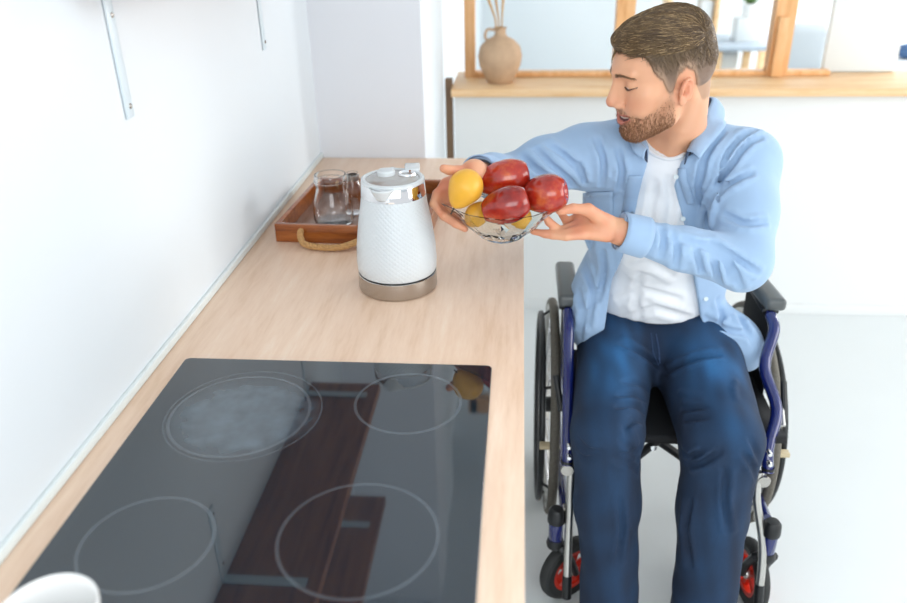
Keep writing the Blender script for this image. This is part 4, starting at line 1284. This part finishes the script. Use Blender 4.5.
for sy in (-1, 1):
    pts = [(-.114, sy * TWy * .90, .027), (-.114, sy * (TWy + .006), .028), (-.112, sy * (TWy + .013), .016), (-.098, sy * (TWy + .030), .0092), (-.060, sy * (TWy + .044), .0090), (-.015, sy * (TWy + .042), .0092), (.018, sy * (TWy + .028), .016), (.040, sy * (TWy + .010), .026), (.044, sy * TWy * .90, .029)]
    c_ = spline([tp(*p) for p in pts], 110); rp = B()
    for ph in (0, 2 * PI / 3, 4 * PI / 3):
        st_ = []
        for i, p in enumerate(c_):
            tg = Vector(c_[min(i + 1, len(c_) - 1)] - c_[max(i - 1, 0)]).normalized(); u = Vector((0, 0, 1)); u = (u - tg * u.dot(tg)).normalized(); w_ = tg.cross(u); a = i * .62 + ph
            st_.append(Vector(p) + (u * math.cos(a) + w_ * math.sin(a)) * .0038)
        rp.tube(st_, .0042, 7)
    rp.out('rope_handle', M_['rope'], tr)
# glass jar on the tray, a little bottle behind it
JX, JY = -.4425, 1.762; jz = WZ + .0085
j = empty('glass_jar', (JX, JY, jz), 'empty clear glass jar with a wide neck standing on the wooden tray', 'jar')
prof = [(0, .001), (.040, .001), (.0455, .004), (.0480, .014), (.0480, .034), (.0450, .056), (.0400, .072), (.0365, .084), (.0355, .092), (.0375, .098), (.0385, .103), (.0385, .118), (.0375, .122)]
inn = [(r - .0028, max(z, .008)) for r, z in prof[1:]][::-1]
B().lathe(prof + [(.0350, .122)] + inn + [(0, .008)], (JX, JY, jz), 56).out('jar_body', M_['glass'], j, angle=50)
B().lathe([(.0386, .106), (.0402, .107), (.0402, .109), (.0386, .110)], (JX, JY, jz), 56, close=True).out('neck_thread', M_['glass'], j)
BX, BY = -.405, 1.835
bt = empty('glass_bottle', (BX, BY, jz), 'small glass bottle with a metal neck band behind the clear jar', 'bottle')
pr = [(0, .001), (.019, .001), (.022, .006), (.022, .060), (.017, .078), (.0135, .086), (.0135, .104)]
B().lathe(pr + [(.0115, .104)] + [(max(r - .002, .001), max(z, .006)) for r, z in pr[1:]][::-1] + [(0, .006)], (BX, BY, jz), 36).out('bottle_body', M_['glass'], bt, angle=50)
B().lathe([(.0138, .084), (.0165, .085), (.0165, .098), (.0138, .099)], (BX, BY, jz), 36, close=True).out('neck_band', M_['steel'], bt)

# white cup, near corner
mg = empty('white_cup', (-.447, .510, WZ), 'white ceramic cup at the near end of the worktop', 'cup')
mc = (-.447, .510, WZ)
pr = [(0, .002), (.026, .002), (.028, .0), (.031, .002), (.038, .025), (.0440, .055), (.0470, .080), (.0480, .0885), (.0470, .090), (.0455, .0885), (.0440, .075), (.0400, .050), (.034, .025), (.026, .010), (0, .008)]
B().lathe(pr, mc, 64).out('cup_body', M_['ceramic'], mg, angle=60)
B().tube(spline([(mc[0] - .040, mc[1] - .016, WZ + .074), (mc[0] - .066, mc[1] - .028, WZ + .070), (mc[0] - .070, mc[1] - .030, WZ + .046), (mc[0] - .052, mc[1] - .020, WZ + .026), (mc[0] - .034, mc[1] - .012, WZ + .026)], 18), .005, 10).out('handle', M_['ceramic'], mg)

# ------------------------------------------------------------------ bowl and fruit
BC = Vector((-.029, 1.420, 1.014))
bowl = empty('glass_fruit_bowl', BC, "faceted clear glass bowl of fruit held in the man's two hands", 'bowl')
def oct_ring(ax, ay, z, cut, dz, half, inset=0.0):
    r = []
    for k in range(16):
        a = (k + (.5 if half else 0)) * PI / 8
        # rounded diamond outline, its corners toward left, right, front and back
        m = abs(math.cos(a)) ** 1 + abs(math.sin(a)) ** 1; f = cut / m + (1 - cut)
        c_ = abs(math.cos(2 * a)) ** 3
        r.append(BC + Vector(((ax - inset) * f * math.cos(a), (ay - inset) * f * math.sin(a), z + dz * (c_ - .5))))
    return r
lv = [(.036, .032, 0.0, .2, 0), (.044, .038, .004, .25, 0), (.066, .052, .020, .5, 0), (.090, .069, .041, .7, .002), (.117, .088, .0655, .85, .006)]
b = bmesh.new(); R1 = [[b.verts.new(p) for p in oct_ring(ax, ay, z, c_, dz, i % 2)] for i, (ax, ay, z, c_, dz) in enumerate(lv)]
R2 = [[b.verts.new(p) for p in oct_ring(ax, ay, z + (.0055 if i < 2 else (0 if i == len(lv) - 1 else .002)), c_, dz, 0, .0042)] for i, (ax, ay, z, c_, dz) in enumerate(lv)]
def belt(A, Bq, ia, flip):
    for k in range(16):
        k2 = (k + 1) % 16
        # the next ring is turned by half a step: triangles make cut diamonds
        tris = ((A[k], A[k2], Bq[k]), (A[k2], Bq[k2], Bq[k])) if ia == 0 else ((A[k], A[k2], Bq[k2]), (A[k], Bq[k2], Bq[k]))
        for t_ in tris: b.faces.new(t_[::-1] if flip else t_)
for i in range(len(lv) - 1):
    belt(R1[i], R1[i + 1], i % 2, False); belt(R2[i], R2[i + 1], 0, True)
b.faces.new(R1[0][::-1]); b.faces.new(R2[0])
for k in range(16): b.faces.new((R1[-1][k], R1[-1][(k + 1) % 16], R2[-1][(k + 1) % 16], R2[-1][k]))
bb = B(); bb.add(b); o = bb.out('bowl_glass', M_['bowlglass'], bowl, smooth=False)


def fruit_mat(name, c0, c1, c2, axis_streak=True, rough=.16):
    q = NT(name); v = q.coord(); st = q.coord((60, 60, 9)); a = q.noise(v, 22, 4, .6); s_ = q.noise(st, 3.0, 4, .7)
    base = q.ramp(a, [(.34, c0), (.56, c1), (.78, c2)])
    q.l(q.mix(.45, base, q.mix(s_, (.55, .5, .5, 1), (1.25, 1.2, 1.1, 1)), 'MULTIPLY'), q.b.inputs['Base Color'])
    q.b.inputs['Roughness'].default_value = rough; q.b.inputs['Coat Weight'].default_value = .5; q.b.inputs['Coat Roughness'].default_value = .08
    return q.m


M_['apple'] = fruit_mat('red_apple_skin', '#84150e', '#b02a16', '#d86f38')
M_['pear'] = mat('yellow_pear_skin', '#f3b63c', .38, bump=.05, bscale=300, var=.12, vscale=30)
M_['stem'] = mat('fruit_stem', '#3a2a1c', .7)


def fruit(name, c, axis, r, L, kind, label, stem, group, roll=0.0):
    """c centre, axis from calyx to stem end"""
    Rq = Vector(nrm(axis)).to_track_quat('Z', 'Y').to_matrix()
    t = empty(name, c, label, 'apple' if kind == 'a' else 'pear', group)
    n = 40; m = 28; rows = []
    for i in range(m + 1):
        th = PI * i / m; row = []
        for k in range(n):
            ph = 2 * PI * k / n
            if kind == 'a':
                rad = math.sin(th) ** .86 * (1 + .05 * math.cos(5 * ph) * (1 if th > PI * .55 else .25) * (th / PI)) * (1 + .14 * math.cos(th) - .05 * math.cos(2 * th))
                z = -(math.cos(th)) * -1; z = math.cos(th) * (1 - .30 * math.exp(-(math.sin(th) / .28) ** 2)) + .06
                x, y, zz_ = r * rad * math.cos(ph), r * rad * math.sin(ph), L * z
            else:
                prof_ = math.sin(th) ** .95; z = math.cos(th)
                k_ = 1 - stem[1] * max(z, -.2) ** 1 if z > 0 else 1
                x, y, zz_ = r * prof_ * k_ * math.cos(ph), r * prof_ * k_ * math.sin(ph), L * z + (L * .12 * z if z > 0 else 0)
            row.append(Rq @ Vector((x, y, zz_)))
        rows.append(row)
    b = bmesh.new(); V_ = [[b.verts.new(p) for p in row] for row in rows[1:-1]]
    top_, bot_ = b.verts.new(rows[0][0]), b.verts.new(rows[-1][0])
    for A, Bq in zip(V_, V_[1:]):
        for k in range(n): b.faces.new((A[k], A[(k + 1) % n], Bq[(k + 1) % n], Bq[k]))
    for k in range(n):
        b.faces.new((top_, V_[0][(k + 1) % n], V_[0][k])); b.faces.new((bot_, V_[-1][k], V_[-1][(k + 1) % n]))
    bmesh.ops.transform(b, matrix=Matrix.Translation(c), verts=b.verts)
    bb = B(); bb.add(b); o = bb.out('flesh', M_['apple' if kind == 'a' else 'pear'], t, angle=180)
    if stem[0]:
        z0 = L * (.74 if kind == 'a' else 1.08); z1 = z0 + stem[0]
        s_ = B().tube([Vector(c) + Rq @ Vector(p) for p in ((0, 0, z0), (.001, 0, (z0 + z1) / 2), (.003, .001, z1))], .0016, 8); s_.out('stem', M_['stem'], t)
    return t


def P3(*a): return Vector(at(*a))


ga = 'red apples in the glass bowl'; gp = 'yellow pears in the glass bowl'
fruit('red_apple', P3(502, 179, 1.455), (.93, .10, .20), .0335, .0560, 'a', 'dark red apple at the back, topmost in the glass bowl', (0.012, 0), ga)
fruit('red_apple', P3(504, 206, 1.380), (.88, .05, .28), .0325, .0500, 'a', 'red apple at the front of the bowl between the yellow pears', (0.0, 0), ga)
fruit('red_apple', P3(543, 194.5, 1.425), (.93, -.20, .22), .0355, .0480, 'a', "dark red apple at the bowl's end nearest the man's palm up hand", (0.0, 0), ga)
fruit('yellow_pear', P3(465, 188.5, 1.398), (-.42, -.25, -.70), .0330, .0370, 'p', 'large yellow pear with a dark stem resting on the bowl rim', (.014, .34), gp)
fruit('yellow_pear', P3(477.5, 214, 1.418), (.6, .5, .5), .0225, .0260, 'p', 'yellow pear seen through the glass below the large pear', (0, .25), gp)
fruit('yellow_pear', P3(519, 216, 1.420), (-.6, .6, .3), .0225, .0260, 'p', 'yellow pear low in the bowl below two red apples', (0, .25), gp)

# ------------------------------------------------------------------ shelves on brackets above the worktop
for z, y0, y1, lb in ((1.500, 1.10, 1.975, 'lower brown wooden shelf on pale metal brackets on the left wall'), (1.900, 1.30, 1.935, 'upper brown wooden shelf on pale metal brackets on the left wall')):
    t = empty('wall_shelf', (-.51, (y0 + y1) / 2, z), lb, 'shelf', 'wooden wall shelves')
    B().box((-.6115, y0, z), (-.402, y1, z + .028), .002).out('board', M_['shelf'], t)
    for yb, zb in ((1.190, z - .198), (1.908, z - .208)) if z < 1.6 else ((1.45, z - .19), (1.80, z - .19)):
        b = B(); b.box((-.6115, yb - .012, zb), (-.6075, yb + .012, z - .001), .0015); b.box((-.6075, yb - .012, z - .005), (-.430, yb + .012, z - .0012), .0015)
        
        k = b.out('shelf_bracket', M_['steelpale'], t)
        s_ = B()
        for zz_ in (zb + .018, z - .045): s_.lathe([(0, .0045), (.0035, .0040), (.0045, .0022)], (-.6098, yb + .003, zz_), 12, 'X')
        s_.out('screw', M_['steel'], k)

# ------------------------------------------------------------------ vase on the sill
vz = .9655; VX, VY = -.078, 3.17
vs = empty('clay_vase', (VX, VY, vz), 'round clay vase with one handle on the wooden sill', 'vase')
prof = [(0, .001), (.046, .001), (.050, .004), (.064, .030), (.080, .065), (.086, .100), (.078, .135), (.055, .160), (.028, .173), (.0215, .182), (.0215, .200), (.026, .207)]
B().lathe(prof + [(.023, .207)] + [(max(r - .005, .002), max(z, .008)) for r, z in prof[1:-1]][::-1] + [(0, .008)], (VX, VY, vz), 56).out('vase_body', M_['clay'], vs, angle=60)
B().tube(spline([(VX - .020, VY - .004, vz + .198), (VX - .048, VY - .010, vz + .200), (VX - .058, VY - .012, vz + .178), (VX - .050, VY - .008, vz + .158)], 16), .0055, 10).out('handle', M_['clay'], vs)
for i in range(4):
    a = rng.uniform(-.05, .05, 2)
    s_ = B().tube([(VX + a[0] * .1, VY, vz + .10), (VX - .008 + a[0] * .3, VY + a[1] * .3, vz + .24), (VX - .030 + a[0] * .9, VY + a[1], vz + .36), (VX - .050 + a[0] * 1.6, VY + a[1] * 2, vz + .46 + a[0])], .003, 6, radii=[.002, .0030, .0065, .001])
    st = s_.out('dried_stem', M_['dry']); tag(local_origin(st), 'tan dried grass stems standing in the clay vase', 'dried stem', 'dried stems in the clay vase')

# ------------------------------------------------------------------ room beyond the window
dk_ = empty('desk', (1.45, 5.6, 0), 'desk with grey top and pale wooden legs beyond the window', 'desk')
B().box((1.00, 5.35, .725), (1.72, 5.95, .750), .003).out('desktop', mat('desk_top', '#b5bfca', .5), dk_)
for x, y in ((1.26, 5.40), (1.44, 5.40), (1.02, 5.90), (1.68, 5.90)): B().box((x, y - .02, 0), (x + .045, y + .02, .725), .003).out('leg', M_['lightwood'], dk_)
dp = empty('drawer_unit', (1.36, 5.6, 0), 'white drawer unit between the desk legs', 'drawer unit')
B().box((1.315, 5.46, 0), (1.43, 5.85, .70), .004).out('body', M_['white'], dp)
for z in (.1, .3, .5): B().box((1.320, 5.445, z), (1.425, 5.459, z + .18), .003).out('drawer', M_['white'], dp)
su = empty('shelf_unit', (1.25, 5.98, 0), 'open pale wood shelf unit behind the desk', 'shelving')
for x in (1.03, 1.36): B().box((x, 5.98, .0), (x + .035, 6.22, 1.7), .003).out('upright', M_['lightwood'], su)
for z in (.50, .80, 1.06, 1.40): B().box((1.065, 5.98, z), (1.36, 6.22, z + .02), .003).out('shelf_board', M_['lightwood'], su)
bx = B().box((1.265, 6.0, .822), (1.35, 6.15, .965), .006).out('storage_box', M_['white']); tag(local_origin(bx), 'white storage box on the shelf unit behind the desk', 'box')
bx = B().box((1.09, 6.0, .822), (1.19, 6.15, .92), .006).out('storage_box', M_['greyfab']); tag(local_origin(bx), 'grey fabric storage box on the shelf unit behind the desk', 'box')
bx = B().box((1.42, 5.55, .7505), (1.58, 5.70, .90), .005).out('storage_box', M_['white']); tag(local_origin(bx), 'white storage box on the grey desk under the plant', 'box')
pp = empty('potted_plant', (1.50, 5.62, .9005), 'small green plant in a white pot on the grey desk', 'plant')
B().lathe([(0, .001), (.040, .001), (.052, .085), (.047, .085), (.040, .02), (0, .02)], (1.50, 5.62, .901), 28).out('pot', M_['ceramic'], pp)
lf = B()
for i in range(34):
    a = rng.uniform(0, 2 * PI); e = rng.uniform(.1, .9); L_ = rng.uniform(.10, .22); c0 = np.array([1.50, 5.62, .97]); d = np.array([math.cos(a) * math.sin(e), math.sin(a) * math.sin(e), math.cos(e)]); sd = nrm(np.cross(d, [0, 0, 1])) * .016
    lf.grid([[c0 + d * L_ * t + sd * w * math.sin(PI * min(t + .05, 1)) - np.array([0, 0, .06 * t * t]) for w in (-1, 0, 1)] for t in np.linspace(0, 1, 6)])
lf.out('leaves', M_['leaf'], pp, thick=.001)
ac = empty('armchair', (1.62, 4.75, 0), 'pale grey armchair beyond the window post', 'armchair')
B().box((1.44, 4.45, .12), (1.80, 4.95, .44), .04, seg=4).out('seat', M_['greyfab'], ac)
B().box((1.46, 4.85, .40), (1.78, 5.00, .95), .05, seg=4).out('backrest', M_['greyfab'], ac)
B().box((1.40, 4.45, .12), (1.47, 4.95, .68), .03, seg=4).out('armrest', M_['greyfab'], ac); B().box((1.77, 4.45, .12), (1.84, 4.95, .68), .03, seg=4).out('armrest', M_['greyfab'], ac)
for x, y in ((1.44, 4.5), (1.78, 4.5), (1.44, 4.92), (1.78, 4.92)): B().tube([(x, y, 0), (x, y, .12)], .014, 8).out('leg', M_['post'], ac)
sf = empty('side_table', (2.04, 4.5, 0), 'white side table past the white door leaf', 'table')
B().box((1.90, 4.35, .80), (2.40, 4.75, .82), .004).out('table_top', M_['white'], sf)
for x, y in ((1.92, 4.37), (2.37, 4.37), (1.92, 4.72), (2.37, 4.72)): B().tube([(x, y, 0), (x, y, .80)], .012, 8).out('leg', M_['white'], sf)
cu = B().ell if False else None
cs_ = S(); cs_.ell((2.05, 4.5, .858), (.055, .055, .038), None, 0); v, f = surface(cs_, (1.98, 4.43, .81), (2.12, 4.57, .91), .008, 10)
bo_ = link('blue_bowl', npmesh('blue_bowl', v, f), M_['cushion']); tag(local_origin(bo_), 'small rounded blue object on the white side table, right edge', 'bowl')
print('all', time.time() - T0)
